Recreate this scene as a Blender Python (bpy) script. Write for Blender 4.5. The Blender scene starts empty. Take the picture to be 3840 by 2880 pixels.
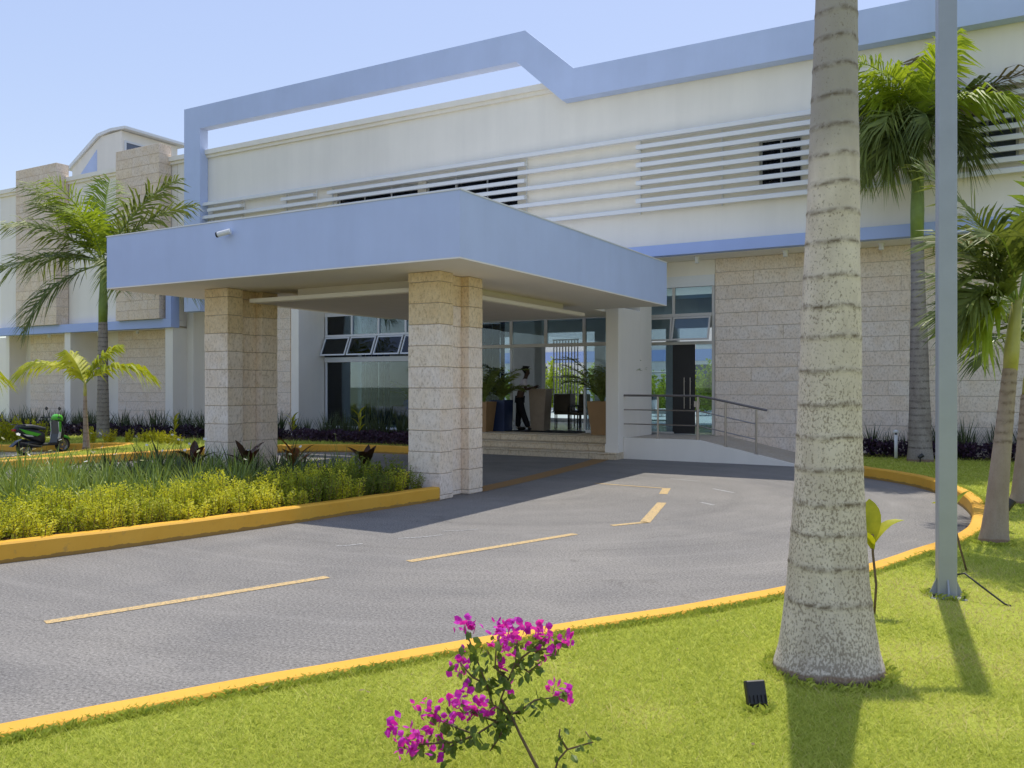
import bpy, bmesh, math, random
import numpy as np
from mathutils import Vector
from mathutils.geometry import tessellate_polygon

rnd = random.Random(7)
C = bpy.context.scene.collection
R = math.radians

# ------------------------------------------------------------------ camera, sky, sun, exposure
cam_d = bpy.data.cameras.new("camera")
cam_d.sensor_width = 36.0
cam_d.lens = 30.375
cam_d.shift_y = 0.0013
cam_d.clip_start = 0.05
cam_d.clip_end = 1500.0
cam = bpy.data.objects.new("camera", cam_d)
cam.location = (0.0, 0.0, 1.75)
cam.rotation_euler = (R(90), 0.0, R(29.95))
C.objects.link(cam)
bpy.context.scene.camera = cam

SUN_EL = R(68.0)
SUN_AZ = R(-7.0)                      # measured from +Y towards +X
world = bpy.data.worlds.new("World")
bpy.context.scene.world = world
world.use_nodes = True
wn = world.node_tree.nodes
wl = world.node_tree.links
bg = wn["Background"]
sky = wn.new("ShaderNodeTexSky")
sky.sky_type = 'NISHITA'
sky.sun_disc = False
sky.sun_elevation = SUN_EL
sky.sun_rotation = SUN_AZ
sky.air_density = 1.0
sky.dust_density = 0.6
sky.ozone_density = 1.6
hs = wn.new("ShaderNodeHueSaturation")
hs.inputs["Saturation"].default_value = 2.0
hs.inputs["Value"].default_value = 1.95
hs.inputs["Hue"].default_value = 0.522
gm = wn.new("ShaderNodeGamma")                       # evens out the bright horizon: a pale, hazy tropical sky
gm.inputs["Gamma"].default_value = 0.30
wl.new(sky.outputs[0], gm.inputs["Color"])
wl.new(gm.outputs[0], hs.inputs["Color"])
wl.new(hs.outputs[0], bg.inputs["Color"])
bg.inputs["Strength"].default_value = 0.15

sun_d = bpy.data.lights.new("sun", 'SUN')
sun_d.energy = 2.0
sun_d.angle = R(0.53)
sun_d.color = (1.0, 0.94, 0.84)
sun = bpy.data.objects.new("sun", sun_d)
sv = Vector((math.sin(SUN_AZ) * math.cos(SUN_EL), math.cos(SUN_AZ) * math.cos(SUN_EL), math.sin(SUN_EL)))
sun.rotation_euler = sv.to_track_quat('Z', 'Y').to_euler()
sun.location = (0, 30, 60)
C.objects.link(sun)

vs = bpy.context.scene.view_settings
vs.view_transform = 'Standard'
vs.look = 'None'
vs.exposure = 1.0
vs.gamma = 1.0
vs.use_curve_mapping = False
bpy.context.scene.cycles.max_bounces = 10
bpy.context.scene.cycles.diffuse_bounces = 7
bpy.context.scene.cycles.transparent_max_bounces = 16
bpy.context.scene.cycles.use_denoising = True

# ------------------------------------------------------------------ helpers
class MB:
    def __init__(s):
        s.v = []; s.f = []; s.m = []; s.a = None
    def add(s, vs, fs, mi=0):
        n = len(s.v)
        s.v.extend([tuple(p) for p in vs])
        for f in fs:
            s.f.append(tuple(n + i for i in f)); s.m.append(mi)
    def box(s, x0, x1, y0, y1, z0, z1, mi=0):
        s.add([(x0,y0,z0),(x1,y0,z0),(x1,y1,z0),(x0,y1,z0),(x0,y0,z1),(x1,y0,z1),(x1,y1,z1),(x0,y1,z1)],
              [(0,3,2,1),(4,5,6,7),(0,1,5,4),(1,2,6,5),(2,3,7,6),(3,0,4,7)], mi)
    def cbox(s, x0, x1, y0, y1, z0, z1, c=0.008, mi=0):
        # box with chamfered edges
        X = (x0, x1); Y = (y0, y1); Z = (z0, z1)
        c = min(c, abs(x1-x0)*.45, abs(y1-y0)*.45, abs(z1-z0)*.45)
        idx = {}; vs_ = []
        for i in (0, 1):
            for j in (0, 1):
                for k in (0, 1):
                    sx = c if i == 0 else -c; sy = c if j == 0 else -c; sz = c if k == 0 else -c
                    for a, p in (('x', (X[i], Y[j]+sy, Z[k]+sz)), ('y', (X[i]+sx, Y[j], Z[k]+sz)), ('z', (X[i]+sx, Y[j]+sy, Z[k]))):
                        idx[(i, j, k, a)] = len(vs_); vs_.append(p)
        fs = []
        g = lambda *t: idx[t]
        fs.append((g(0,0,0,'x'), g(0,0,1,'x'), g(0,1,1,'x'), g(0,1,0,'x')))
        fs.append((g(1,0,0,'x'), g(1,1,0,'x'), g(1,1,1,'x'), g(1,0,1,'x')))
        fs.append((g(0,0,0,'y'), g(1,0,0,'y'), g(1,0,1,'y'), g(0,0,1,'y')))
        fs.append((g(0,1,0,'y'), g(0,1,1,'y'), g(1,1,1,'y'), g(1,1,0,'y')))
        fs.append((g(0,0,0,'z'), g(0,1,0,'z'), g(1,1,0,'z'), g(1,0,0,'z')))
        fs.append((g(0,0,1,'z'), g(1,0,1,'z'), g(1,1,1,'z'), g(0,1,1,'z')))
        for i in (0, 1):
            for j in (0, 1):
                q = (g(i,j,0,'x'), g(i,j,0,'y'), g(i,j,1,'y'), g(i,j,1,'x')); fs.append(q if (i == j) else q[::-1])
        for i in (0, 1):
            for k in (0, 1):
                q = (g(i,0,k,'x'), g(i,1,k,'x'), g(i,1,k,'z'), g(i,0,k,'z')); fs.append(q if (i != k) else q[::-1])
        for j in (0, 1):
            for k in (0, 1):
                q = (g(0,j,k,'y'), g(0,j,k,'z'), g(1,j,k,'z'), g(1,j,k,'y')); fs.append(q if (j == k) else q[::-1])
        for i in (0, 1):
            for j in (0, 1):
                for k in (0, 1):
                    t = (g(i,j,k,'x'), g(i,j,k,'y'), g(i,j,k,'z'))
                    fs.append(t if (i + j + k) % 2 else t[::-1])
        s.add(vs_, fs, mi)
    def obox(s, p0, p1, w, h, up=(0, 0, 1), mi=0):
        # bar of section w x h between two points
        p0 = Vector(p0); p1 = Vector(p1); d = (p1 - p0).normalized(); u = Vector(up)
        sd = d.cross(u)
        if sd.length < 1e-4: sd = d.cross(Vector((1, 0, 0)))
        sd.normalize(); u = sd.cross(d).normalized()
        vs_ = []
        for p in (p0, p1):
            for a, b in ((-1,-1),(1,-1),(1,1),(-1,1)):
                vs_.append(p + sd*(a*w/2) + u*(b*h/2))
        s.add(vs_, [(3,2,1,0),(4,5,6,7),(0,1,5,4),(1,2,6,5),(2,3,7,6),(3,0,4,7)], mi)
    def tube(s, pts, rad, n=8, cap=True, mi=0):
        pts = [Vector(p) for p in pts]
        if not hasattr(rad, '__len__'): rad = [rad]*len(pts)
        rings = []; prev = None
        base = len(s.v)
        for i, p in enumerate(pts):
            if i == 0: d = pts[1]-p
            elif i == len(pts)-1: d = p-pts[i-1]
            else: d = pts[i+1]-pts[i-1]
            d.normalize()
            if prev is None:
                a = d.cross(Vector((0,0,1)))
                if a.length < 1e-3: a = d.cross(Vector((1,0,0)))
            else:
                a = prev - d*prev.dot(d)
                if a.length < 1e-4: a = d.cross(Vector((1,0,0)))
            a.normalize(); prev = a
            b = d.cross(a)
            for k in range(n):
                t = 2*math.pi*k/n
                s.v.append(tuple(p + a*(math.cos(t)*rad[i]) + b*(math.sin(t)*rad[i])))
        for i in range(len(pts)-1):
            for k in range(n):
                k2 = (k+1) % n
                s.f.append((base+i*n+k, base+i*n+k2, base+(i+1)*n+k2, base+(i+1)*n+k)); s.m.append(mi)
        if cap:
            s.f.append(tuple(base+k for k in range(n))[::-1]); s.m.append(mi)
            s.f.append(tuple(base+(len(pts)-1)*n+k for k in range(n))); s.m.append(mi)
    def prism(s, poly, axis, a0, a1, mi=0):
        # extrude a 2D polygon along an axis; poly in the two other axes in order
        n = len(poly)
        def P(p, a):
            if axis == 'y': return (p[0], a, p[1])
            if axis == 'x': return (a, p[0], p[1])
            return (p[0], p[1], a)
        vs_ = [P(p, a0) for p in poly] + [P(p, a1) for p in poly]
        fs = [tuple(range(n)), tuple(range(n, 2*n))[::-1]]
        for i in range(n):
            j = (i+1) % n
            fs.append((i, n+i, n+j, j))
        s.add(vs_, fs, mi)
    def mesh(s, name, mats, smooth=False):
        me = bpy.data.meshes.new(name)
        me.from_pydata(s.v, [], s.f)
        for m in (mats if isinstance(mats, (list, tuple)) else [mats]):
            me.materials.append(m)
        if isinstance(mats, (list, tuple)) and len(mats) > 1:
            me.polygons.foreach_set('material_index', s.m)
        if smooth:
            me.polygons.foreach_set('use_smooth', [True]*len(me.polygons))
        me.update()
        return me

def recalc(me):
    bm = bmesh.new(); bm.from_mesh(me)
    bmesh.ops.recalc_face_normals(bm, faces=bm.faces)
    bm.to_mesh(me); bm.free()

def link(name, me, parent=None, loc=None, rot=None, scale=None):
    o = bpy.data.objects.new(name, me)
    C.objects.link(o)
    if parent is not None: o.parent = parent
    if loc is not None: o.location = loc
    if rot is not None: o.rotation_euler = rot
    if scale is not None: o.scale = scale
    return o

def part(name, mb, m, parent=None, smooth=False, fix=False, **k):
    me = mb.mesh(name, m, smooth)
    if fix: recalc(me)
    o = link(name, me, parent)
    for a, b in k.items(): o[a] = b
    return o

def thing(name, label, cat, loc=(0, 0, 0), rz=0.0, group=None):
    o = bpy.data.objects.new(name, None)
    C.objects.link(o)
    o.location = loc; o.rotation_euler = (0, 0, rz); o.empty_display_size = 0.2
    tag(o, label, cat, group)
    return o

def tag(o, label, cat, group=None):
    o['label'] = label; o['category'] = cat
    if group: o['group'] = group
    return o

def kids(o):
    return [c for c in bpy.data.objects if c.parent == o]

# ------------------------------------------------------------------ materials
class NT:
    def __init__(s, name):
        s.mat = bpy.data.materials.new(name); s.mat.use_nodes = True
        s.t = s.mat.node_tree; s.n = s.t.nodes; s.l = s.t.links
        s.b = s.n["Principled BSDF"]; s.out = s.n["Material Output"]
    def node(s, typ, **kw):
        nd = s.n.new(typ)
        for k, v in kw.items():
            if k.startswith('i_'): nd.inputs[k[2:].replace('_', ' ')].default_value = v
            else: setattr(nd, k, v)
        return nd
    def link(s, a, b): s.l.new(a, b)
    def coord(s, kind='obj', rand=False):
        if kind == 'pos':
            return s.node("ShaderNodeNewGeometry").outputs["Position"]
        c = s.node("ShaderNodeTexCoord").outputs["Object"]
        if rand:
            oi = s.node("ShaderNodeObjectInfo")
            mu = s.node("ShaderNodeMath", operation='MULTIPLY'); mu.inputs[1].default_value = 57.0
            s.link(oi.outputs["Random"], mu.inputs[0])
            ad = s.node("ShaderNodeVectorMath", operation='ADD')
            s.link(c, ad.inputs[0]); s.link(mu.outputs[0], ad.inputs[1])
            return ad.outputs[0]
        return c
    def noise(s, vec, scale, detail=4.0, rough=0.55, dist=0.0):
        nd = s.node("ShaderNodeTexNoise"); nd.inputs["Scale"].default_value = scale
        nd.inputs["Detail"].default_value = detail; nd.inputs["Roughness"].default_value = rough
        nd.inputs["Distortion"].default_value = dist
        s.link(vec, nd.inputs["Vector"]); return nd.outputs["Fac"]
    def vscale(s, vec, sc):
        m = s.node("ShaderNodeVectorMath", operation='MULTIPLY'); m.inputs[1].default_value = sc
        s.link(vec, m.inputs[0]); return m.outputs[0]
    def ramp(s, fac, stops):
        r = s.node("ShaderNodeValToRGB"); e = r.color_ramp.elements
        while len(e) < len(stops): e.new(0.5)
        for el, (p, c) in zip(e, stops):
            el.position = p; el.color = (c[0], c[1], c[2], 1) if hasattr(c, '__len__') else (c, c, c, 1)
        s.link(fac, r.inputs["Fac"]); return r.outputs["Color"]
    def mix(s, fac, a, b, mode='MIX'):
        m = s.node("ShaderNodeMix", data_type='RGBA', blend_type=mode)
        for sock, val in ((m.inputs[0], fac), (m.inputs[6], a), (m.inputs[7], b)):
            if isinstance(val, bpy.types.NodeSocket): s.link(val, sock)
            elif hasattr(val, '__len__'): sock.default_value = (val[0], val[1], val[2], 1)
            else: sock.default_value = val
        return m.outputs[2]
    def math(s, op, a, b=0.0):
        m = s.node("ShaderNodeMath", operation=op)
        for i, val in enumerate((a, b)):
            if isinstance(val, bpy.types.NodeSocket): s.link(val, m.inputs[i])
            else: m.inputs[i].default_value = val
        return m.outputs[0]
    def color(s, c): s.link(c, s.b.inputs["Base Color"]) if isinstance(c, bpy.types.NodeSocket) else setattr(s.b.inputs["Base Color"], 'default_value', (c[0], c[1], c[2], 1))
    def bump(s, h, strength, dist=0.01):
        b = s.node("ShaderNodeBump"); b.inputs["Strength"].default_value = strength
        b.inputs["Distance"].default_value = dist
        s.link(h, b.inputs["Height"]); s.link(b.outputs[0], s.b.inputs["Normal"])
    def rough(s, r, spec=0.4):
        s.b.inputs["Roughness"].default_value = r
        s.b.inputs["Specular IOR Level"].default_value = spec

def m_plain(name, c, rough=0.6, spec=0.4, metal=0.0, var=0.06, scale=3.0, bump=0.0, bscale=60.0, kind='obj', rand=False):
    t = NT(name); v = t.coord(kind, rand)
    n = t.noise(v, scale, 5.0, 0.6)
    t.color(t.ramp(n, [(0.3, [x*(1-var) for x in c]), (0.7, [min(1, x*(1+var)) for x in c])]))
    t.rough(rough, spec); t.b.inputs["Metallic"].default_value = metal
    if bump: t.bump(t.noise(v, bscale, 4.0), bump, 0.004)
    return t.mat

def m_stucco(name, c, var=0.03, streak=0.025):
    t = NT(name); v = t.coord('pos')
    a = t.noise(v, 0.55, 5.0, 0.6)
    b = t.noise(t.vscale(v, (2.6, 2.6, 0.22)), 1.0, 4.0, 0.6)      # rain streaks
    col = t.ramp(a, [(0.3, [x*(1-var) for x in c]), (0.7, [min(1, x*(1+var)) for x in c])])
    st = t.ramp(b, [(0.35, [1-streak]*3), (0.62, [1.0]*3)])
    t.color(t.mix(1.0, col, st, 'MULTIPLY'))
    t.rough(0.82, 0.25)
    t.bump(t.noise(v, 90.0, 5.0, 0.65), 0.25, 0.004)
    return t.mat

def m_stone(name, c1, c2, c3):
    # pitted coral stone, tint differs from stone to stone
    t = NT(name); v = t.coord('obj', True)
    oi = t.node("ShaderNodeObjectInfo")
    tint = t.ramp(oi.outputs["Random"], [(0.0, c1), (0.45, c2), (1.0, c3)])
    big = t.noise(v, 3.2, 5.0, 0.6)
    col = t.mix(t.ramp(big, [(0.40, 0.0), (0.75, 0.55)]), tint, [c3[0]*0.84, c3[1]*0.76, c3[2]*0.62])
    fine = t.noise(t.vscale(v, (1.0, 1.0, 0.6)), 26.0, 6.0, 0.7)
    col = t.mix(1.0, col, t.ramp(fine, [(0.32, (0.66, 0.61, 0.54)), (0.47, (0.98, 0.98, 0.98)), (0.68, (1.14, 1.14, 1.14))]), 'MULTIPLY')
    pits = t.noise(v, 60.0, 3.0, 0.6)
    pm = t.ramp(pits, [(0.28, (0.55, 0.46, 0.36)), (0.36, (1, 1, 1))])
    t.color(t.mix(0.8, col, pm, 'MULTIPLY'))
    t.rough(0.9, 0.2)
    t.bump(t.mix(0.5, fine, pits), 0.5, 0.008)
    return t.mat

def m_leaf(name, c1, c2, trans=0.35, rough=0.55, scale=9.0):
    t = NT(name); v = t.coord('obj', True)
    n = t.noise(v, scale, 3.0)
    oi = t.node("ShaderNodeObjectInfo")
    f = t.math('ADD', t.math('MULTIPLY', n, 0.75), t.math('MULTIPLY', oi.outputs["Random"], 0.25))
    col = t.ramp(f, [(0.32, c1), (0.68, c2)])
    t.color(col); t.rough(rough, 0.35)
    tr = t.node("ShaderNodeBsdfTranslucent"); t.link(t.mix(1.0, col, (1.15, 1.1, 0.6), 'MULTIPLY'), tr.inputs["Color"])
    ms = t.node("ShaderNodeMixShader"); ms.inputs[0].default_value = trans
    t.link(t.b.outputs[0], ms.inputs[1]); t.link(tr.outputs[0], ms.inputs[2]); t.link(ms.outputs[0], t.out.inputs["Surface"])
    return t.mat

def m_glass(name, tint, gl=1.0):
    t = NT(name); t.n.remove(t.b)
    tr = t.node("ShaderNodeBsdfTransparent"); tr.inputs["Color"].default_value = (*tint, 1)
    gs = t.node("ShaderNodeBsdfGlossy"); gs.inputs["Roughness"].default_value = 0.01
    gs.inputs["Color"].default_value = (0.9, 0.95, 1.0, 1)
    fr = t.node("ShaderNodeFresnel"); fr.inputs["IOR"].default_value = 1.52
    f = t.math('MULTIPLY', fr.outputs[0], gl)
    ms = t.node("ShaderNodeMixShader"); t.link(f, ms.inputs[0])
    t.link(tr.outputs[0], ms.inputs[1]); t.link(gs.outputs[0], ms.inputs[2]); t.link(ms.outputs[0], t.out.inputs["Surface"])
    return t.mat

def m_asphalt():
    t = NT("asphalt"); v = t.coord('pos')
    agg = t.noise(v, 48.0, 5.0, 0.82)
    col = t.ramp(agg, [(0.34, (0.072, 0.069, 0.064)), (0.48, (0.210, 0.202, 0.187)), (0.60, (0.305, 0.293, 0.272)), (0.68, (0.48, 0.465, 0.435))])
    patch = t.noise(v, 0.45, 5.0, 0.6, 0.6)
    col = t.mix(1.0, col, t.ramp(patch, [(0.3, (0.80, 0.80, 0.82)), (0.7, (1.12, 1.10, 1.08))]), 'MULTIPLY')
    # dusty tyre-swept arcs round the turning circle
    sub = t.node("ShaderNodeVectorMath", operation='SUBTRACT'); sub.inputs[1].default_value = (-7.0, 12.5, 0)
    t.link(v, sub.inputs[0])
    ln = t.node("ShaderNodeVectorMath", operation='LENGTH'); t.link(sub.outputs[0], ln.inputs[0])
    cmb = t.node("ShaderNodeCombineXYZ"); t.link(ln.outputs["Value"], cmb.inputs[0])
    n2 = t.noise(v, 0.7, 3.0); t.link(n2, cmb.inputs[1])
    arcs = t.noise(cmb.outputs[0], 2.2, 6.0, 0.72)
    col = t.mix(1.0, col, t.ramp(arcs, [(0.30, (0.84, 0.84, 0.84)), (0.47, (1, 1, 1))]), 'MULTIPLY')
    col = t.mix(t.ramp(arcs, [(0.52, 0.0), (0.76, 0.4)]), col, (0.35, 0.335, 0.31))
    stain = t.noise(v, 1.3, 6.0, 0.7, 1.2)
    col = t.mix(1.0, col, t.ramp(stain, [(0.26, (0.70, 0.69, 0.67)), (0.38, (1, 1, 1))]), 'MULTIPLY')
    t.color(col); t.rough(0.88, 0.3)
    t.bump(agg, 0.7, 0.006)
    return t.mat

def m_paint(name, c, wear=0.5):
    t = NT(name); v = t.coord('pos')
    n = t.noise(v, 38.0, 6.0, 0.8)
    t.color(t.mix(t.ramp(n, [(0.47, 0.0), (0.60, wear)]), c, (0.15, 0.145, 0.14)))
    t.rough(0.75, 0.3); t.bump(n, 0.3, 0.003)
    return t.mat

def m_kerb():
    t = NT("kerb_paint"); v = t.coord('pos')
    n = t.noise(v, 1.4, 5.0, 0.6); n2 = t.noise(v, 30.0, 5.0, 0.7)
    col = t.ramp(n, [(0.3, (0.72, 0.37, 0.035)), (0.7, (0.80, 0.45, 0.06))])
    col = t.mix(t.ramp(n2, [(0.60, 0.0), (0.75, 0.5)]), col, (0.42, 0.24, 0.07))
    sep = t.node('ShaderNodeSeparateXYZ'); t.link(v, sep.inputs[0])
    gr = t.math('ADD', sep.outputs['Z'], t.math('MULTIPLY', t.noise(v, 5.0, 5.0, 0.7), -0.075))
    col = t.mix(t.ramp(gr, [(-0.03, 0.6), (-0.005, 0.0)]), col, (0.10, 0.075, 0.05))
    sc_ = t.noise(v, 9.0, 6.0, 0.75)
    col = t.mix(t.ramp(sc_, [(0.60, 0.0), (0.70, 0.45)]), col, (0.30, 0.20, 0.10))
    t.color(col); t.rough(0.6, 0.3); t.bump(n2, 0.25, 0.004)
    return t.mat

def m_trunk(name, c1, c2, dark, top_z=3.2, spots=1.0, scale=1.0, up=(0.32, 0.29, 0.265)):
    t = NT(name); v = t.coord('obj')
    fib = t.noise(t.vscale(v, (1, 1, 0.35)), 7.0*scale, 5.0, 0.6)
    col = t.ramp(fib, [(0.3, c1), (0.7, c2)])
    sp = t.noise(t.vscale(v, (1, 1, 0.7)), 82.0*scale, 2.5, 0.6)
    sep = t.node("ShaderNodeSeparateXYZ"); t.link(v, sep.inputs[0])
    zf = t.math('DIVIDE', sep.outputs["Z"], top_z)          # lichen thins out with height
    th = t.math('ADD', t.math('MULTIPLY', zf, -0.20), 0.545)
    patch = t.noise(v, 2.3*scale, 4.0, 0.6)
    th2 = t.math('ADD', th, t.math('MULTIPLY', t.math('SUBTRACT', patch, 0.5), 0.34))
    mask = t.math('MULTIPLY', t.ramp(t.math('SUBTRACT', th2, sp), [(0.0, 0.0), (0.12, 1.0)]), 0.60*spots)
    col = t.mix(t.ramp(t.math('ADD', zf, t.math('MULTIPLY', patch, 0.12)), [(0.72, 0.0), (0.80, 0.75)]), col, up)
    col = t.mix(mask, col, dark)
    foot = t.math('ADD', sep.outputs['Z'], t.math('MULTIPLY', patch, -0.09))
    col = t.mix(t.ramp(foot, [(-0.02, 0.7), (0.012, 0.0)]), col, (0.22, 0.13, 0.075))
    rust = t.noise(t.vscale(v, (1, 1, 0.3)), 3.6, 3.0, 0.5)
    col = t.mix(t.ramp(rust, [(0.68, 0.0), (0.76, 0.55)]), col, (0.33, 0.23, 0.09))
    at = t.node("ShaderNodeAttribute"); at.attribute_name = "ring"
    rn = t.noise(v, 22.0*scale, 3.0)
    rm = t.math('MULTIPLY', at.outputs["Fac"], t.ramp(rn, [(0.38, 0.15), (0.58, 0.95)]))
    t.color(t.mix(rm, col, [x*0.9 for x in dark]))
    t.rough(0.9, 0.2); t.bump(t.mix(0.5, fib, sp), 0.55, 0.006)
    return t.mat

def m_grass(name):
    t = NT(name)
    at = t.node("ShaderNodeAttribute"); at.attribute_name = "hue"
    v = t.coord('pos'); n = t.noise(v, 0.9, 4.0, 0.6)
    f = t.math('ADD', t.math('MULTIPLY', at.outputs["Fac"], 0.72), t.math('MULTIPLY', n, 0.28))
    col = t.ramp(f, [(0.08, (0.20, 0.27, 0.035)), (0.42, (0.44, 0.50, 0.07)), (0.72, (0.64, 0.66, 0.14)), (0.95, (0.60, 0.47, 0.25))])
    t.color(col); t.rough(0.6, 0.25)
    tr = t.node("ShaderNodeBsdfTranslucent"); t.link(col, tr.inputs["Color"])
    ms = t.node("ShaderNodeMixShader"); ms.inputs[0].default_value = 0.4
    t.link(t.b.outputs[0], ms.inputs[1]); t.link(tr.outputs[0], ms.inputs[2]); t.link(ms.outputs[0], t.out.inputs["Surface"])
    return t.mat

def m_lawn():
    t = NT("lawn_turf"); v = t.coord('pos')
    a = t.noise(v, 38.0, 4.0, 0.7); b = t.noise(v, 0.8, 4.0, 0.6)
    col = t.ramp(a, [(0.3, (0.27, 0.32, 0.04)), (0.7, (0.43, 0.46, 0.075))])
    col = t.mix(t.ramp(b, [(0.62, 0.0), (0.80, 0.55)]), col, (0.30, 0.24, 0.11))
    t.color(col); t.rough(0.9, 0.1); t.bump(a, 0.8, 0.02)
    return t.mat

M = {}
M['white'] = m_stucco("white_render", (0.90, 0.845, 0.75), 0.03, 0.04)
M['white2'] = m_plain("white_paint", (0.80, 0.80, 0.79), 0.45, 0.4, var=0.02)
M['blue'] = m_stucco("blue_render", (0.54, 0.63, 0.86), 0.055, 0.03)
M['blue2'] = m_stucco("blue_band_render", (0.43, 0.53, 0.84), 0.03, 0.02)
M['roofing'] = m_plain('roof_felt', (0.16, 0.16, 0.15), 0.9, 0.1, var=0.15, kind='pos')
M['soffit'] = m_stucco("soffit_render", (0.88, 0.83, 0.75), 0.03, 0.0)
M['panel'] = m_plain("ceiling_panel_paint", (0.72, 0.66, 0.60), 0.7, 0.3, var=0.03)
M['stone'] = m_stone("coral_stone", (0.86, 0.76, 0.655), (0.82, 0.71, 0.605), (0.88, 0.75, 0.62))
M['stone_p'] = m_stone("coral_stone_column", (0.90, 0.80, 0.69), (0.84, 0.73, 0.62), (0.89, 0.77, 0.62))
M['stone_w'] = m_stone('warm_coral_stone', (0.80, 0.68, 0.56), (0.76, 0.64, 0.53), (0.82, 0.68, 0.52))
M['mortar'] = m_plain("mortar", (0.46, 0.40, 0.33), 0.95, 0.1, var=0.15, scale=8.0)
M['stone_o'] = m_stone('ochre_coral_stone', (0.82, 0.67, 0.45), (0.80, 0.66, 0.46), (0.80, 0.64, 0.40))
M['step'] = m_stone("step_stone", (0.70, 0.60, 0.45), (0.66, 0.56, 0.41), (0.74, 0.63, 0.47))
M['ramp_f'] = m_stone("ramp_stone", (0.55, 0.49, 0.40), (0.52, 0.46, 0.38), (0.56, 0.49, 0.39))
M['alu'] = m_plain("white_aluminium", (0.72, 0.73, 0.74), 0.35, 0.5, var=0.02)
M['alu_b'] = m_plain("beige_aluminium", (0.60, 0.56, 0.50), 0.4, 0.5, var=0.02)
M['steel'] = m_plain("brushed_steel", (0.42, 0.38, 0.35), 0.32, 0.5, 0.9, var=0.05)
M['steel_d'] = m_plain("dark_steel_rail", (0.22, 0.20, 0.19), 0.4, 0.5, 0.6, var=0.05)
M['glass'] = m_glass("window_glass", (0.66, 0.76, 0.80), 1.15)
M['dglass'] = m_plain("dark_glass", (0.012, 0.015, 0.024), 0.06, 0.6, var=0.1)
M['gglass'] = m_plain("grey_glass", (0.10, 0.12, 0.16), 0.08, 0.6, var=0.1)
M['asphalt'] = m_asphalt()
M['yline'] = m_paint("yellow_line_paint", (0.62, 0.44, 0.20), 0.75)
M['yline2'] = m_paint("worn_orange_paint", (0.36, 0.20, 0.06), 0.75)
M['chalk'] = m_paint("white_scuff", (0.42, 0.42, 0.41), 1.0)
M['kerb'] = m_kerb()
M['grass'] = m_grass("grass_blade")
M['lawn'] = m_lawn()
M['soil'] = m_plain("soil", (0.085, 0.055, 0.035), 0.95, 0.1, var=0.35, scale=14.0, bump=0.8, bscale=25.0, kind='pos')
M['earth'] = m_plain("far_ground", (0.16, 0.17, 0.10), 0.95, 0.1, var=0.3, scale=0.1, kind='pos')
M['trunk'] = m_trunk("royal_palm_bark", (0.54, 0.455, 0.375), (0.74, 0.64, 0.54), (0.14, 0.10, 0.065), 4.2)
M['trunk_b'] = m_trunk("grey_palm_bark", (0.25, 0.21, 0.18), (0.37, 0.33, 0.29), (0.07, 0.05, 0.04), 5.0, 0.55, 0.8)
M['trunk_c'] = m_trunk("brown_palm_bark", (0.30, 0.23, 0.17), (0.40, 0.32, 0.25), (0.13, 0.085, 0.05), 3.0, 0.25, 1.0)
M['shaft'] = m_plain("crownshaft_green", (0.20, 0.28, 0.06), 0.4, 0.4, var=0.2, scale=4.0)
M['shaft_y'] = m_plain("crownshaft_yellow", (0.40, 0.38, 0.10), 0.4, 0.4, var=0.2, scale=4.0)
M['frond'] = m_leaf("palm_leaf", (0.095, 0.13, 0.03), (0.25, 0.30, 0.075), 0.3, 0.5, 3.0)
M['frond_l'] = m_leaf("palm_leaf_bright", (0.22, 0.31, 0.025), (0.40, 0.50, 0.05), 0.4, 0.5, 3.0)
M['frond_y'] = m_leaf("palm_leaf_yellow", (0.30, 0.37, 0.025), (0.58, 0.58, 0.05), 0.4, 0.5, 3.0)
M['frond_d'] = m_leaf("palm_leaf_dry", (0.17, 0.13, 0.06), (0.28, 0.22, 0.10), 0.2, 0.7, 3.0)
M['gold'] = m_leaf("golden_leaf", (0.32, 0.38, 0.03), (0.80, 0.78, 0.08), 0.42, 0.5, 14.0)
M['goldg'] = m_leaf("green_gold_leaf", (0.09, 0.145, 0.018), (0.30, 0.36, 0.03), 0.35, 0.5, 14.0)
M['goldb'] = m_leaf("bright_gold_leaf", (0.28, 0.31, 0.012), (0.55, 0.52, 0.03), 0.4, 0.5, 9.0)
M['strap'] = m_leaf("strap_leaf", (0.12, 0.19, 0.04), (0.34, 0.42, 0.085), 0.3, 0.45, 4.0)
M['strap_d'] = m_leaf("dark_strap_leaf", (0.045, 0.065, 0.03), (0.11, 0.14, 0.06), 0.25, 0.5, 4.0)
M['purple'] = m_leaf("purple_leaf", (0.022, 0.012, 0.024), (0.075, 0.035, 0.075), 0.2, 0.55, 12.0)
M['croton'] = m_leaf("dark_red_leaf", (0.03, 0.022, 0.014), (0.11, 0.035, 0.018), 0.2, 0.4, 4.0)
M['croton_o'] = m_leaf("rust_leaf", (0.16, 0.05, 0.015), (0.30, 0.10, 0.02), 0.3, 0.4, 4.0)
M['petal'] = m_leaf("white_petal", (0.72, 0.70, 0.62), (0.85, 0.84, 0.80), 0.25, 0.6)
M['bract'] = m_leaf("magenta_bract", (0.55, 0.015, 0.55), (0.85, 0.07, 0.75), 0.5, 0.55, 20.0)
M['bleaf'] = m_leaf("bougainvillea_leaf", (0.10, 0.16, 0.03), (0.32, 0.40, 0.07), 0.3, 0.45, 18.0)
M['twig'] = m_plain("twig_bark", (0.16, 0.11, 0.065), 0.85, 0.2, var=0.3, scale=30.0)
M['post'] = m_plain("galvanised_post", (0.36, 0.38, 0.42), 0.45, 0.45, 0.3, var=0.05, scale=5.0)
M['black'] = m_plain("black_plastic", (0.018, 0.017, 0.018), 0.45, 0.5, var=0.2)
M['rubber'] = m_plain("rubber", (0.02, 0.02, 0.02), 0.8, 0.3, var=0.2)
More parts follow.
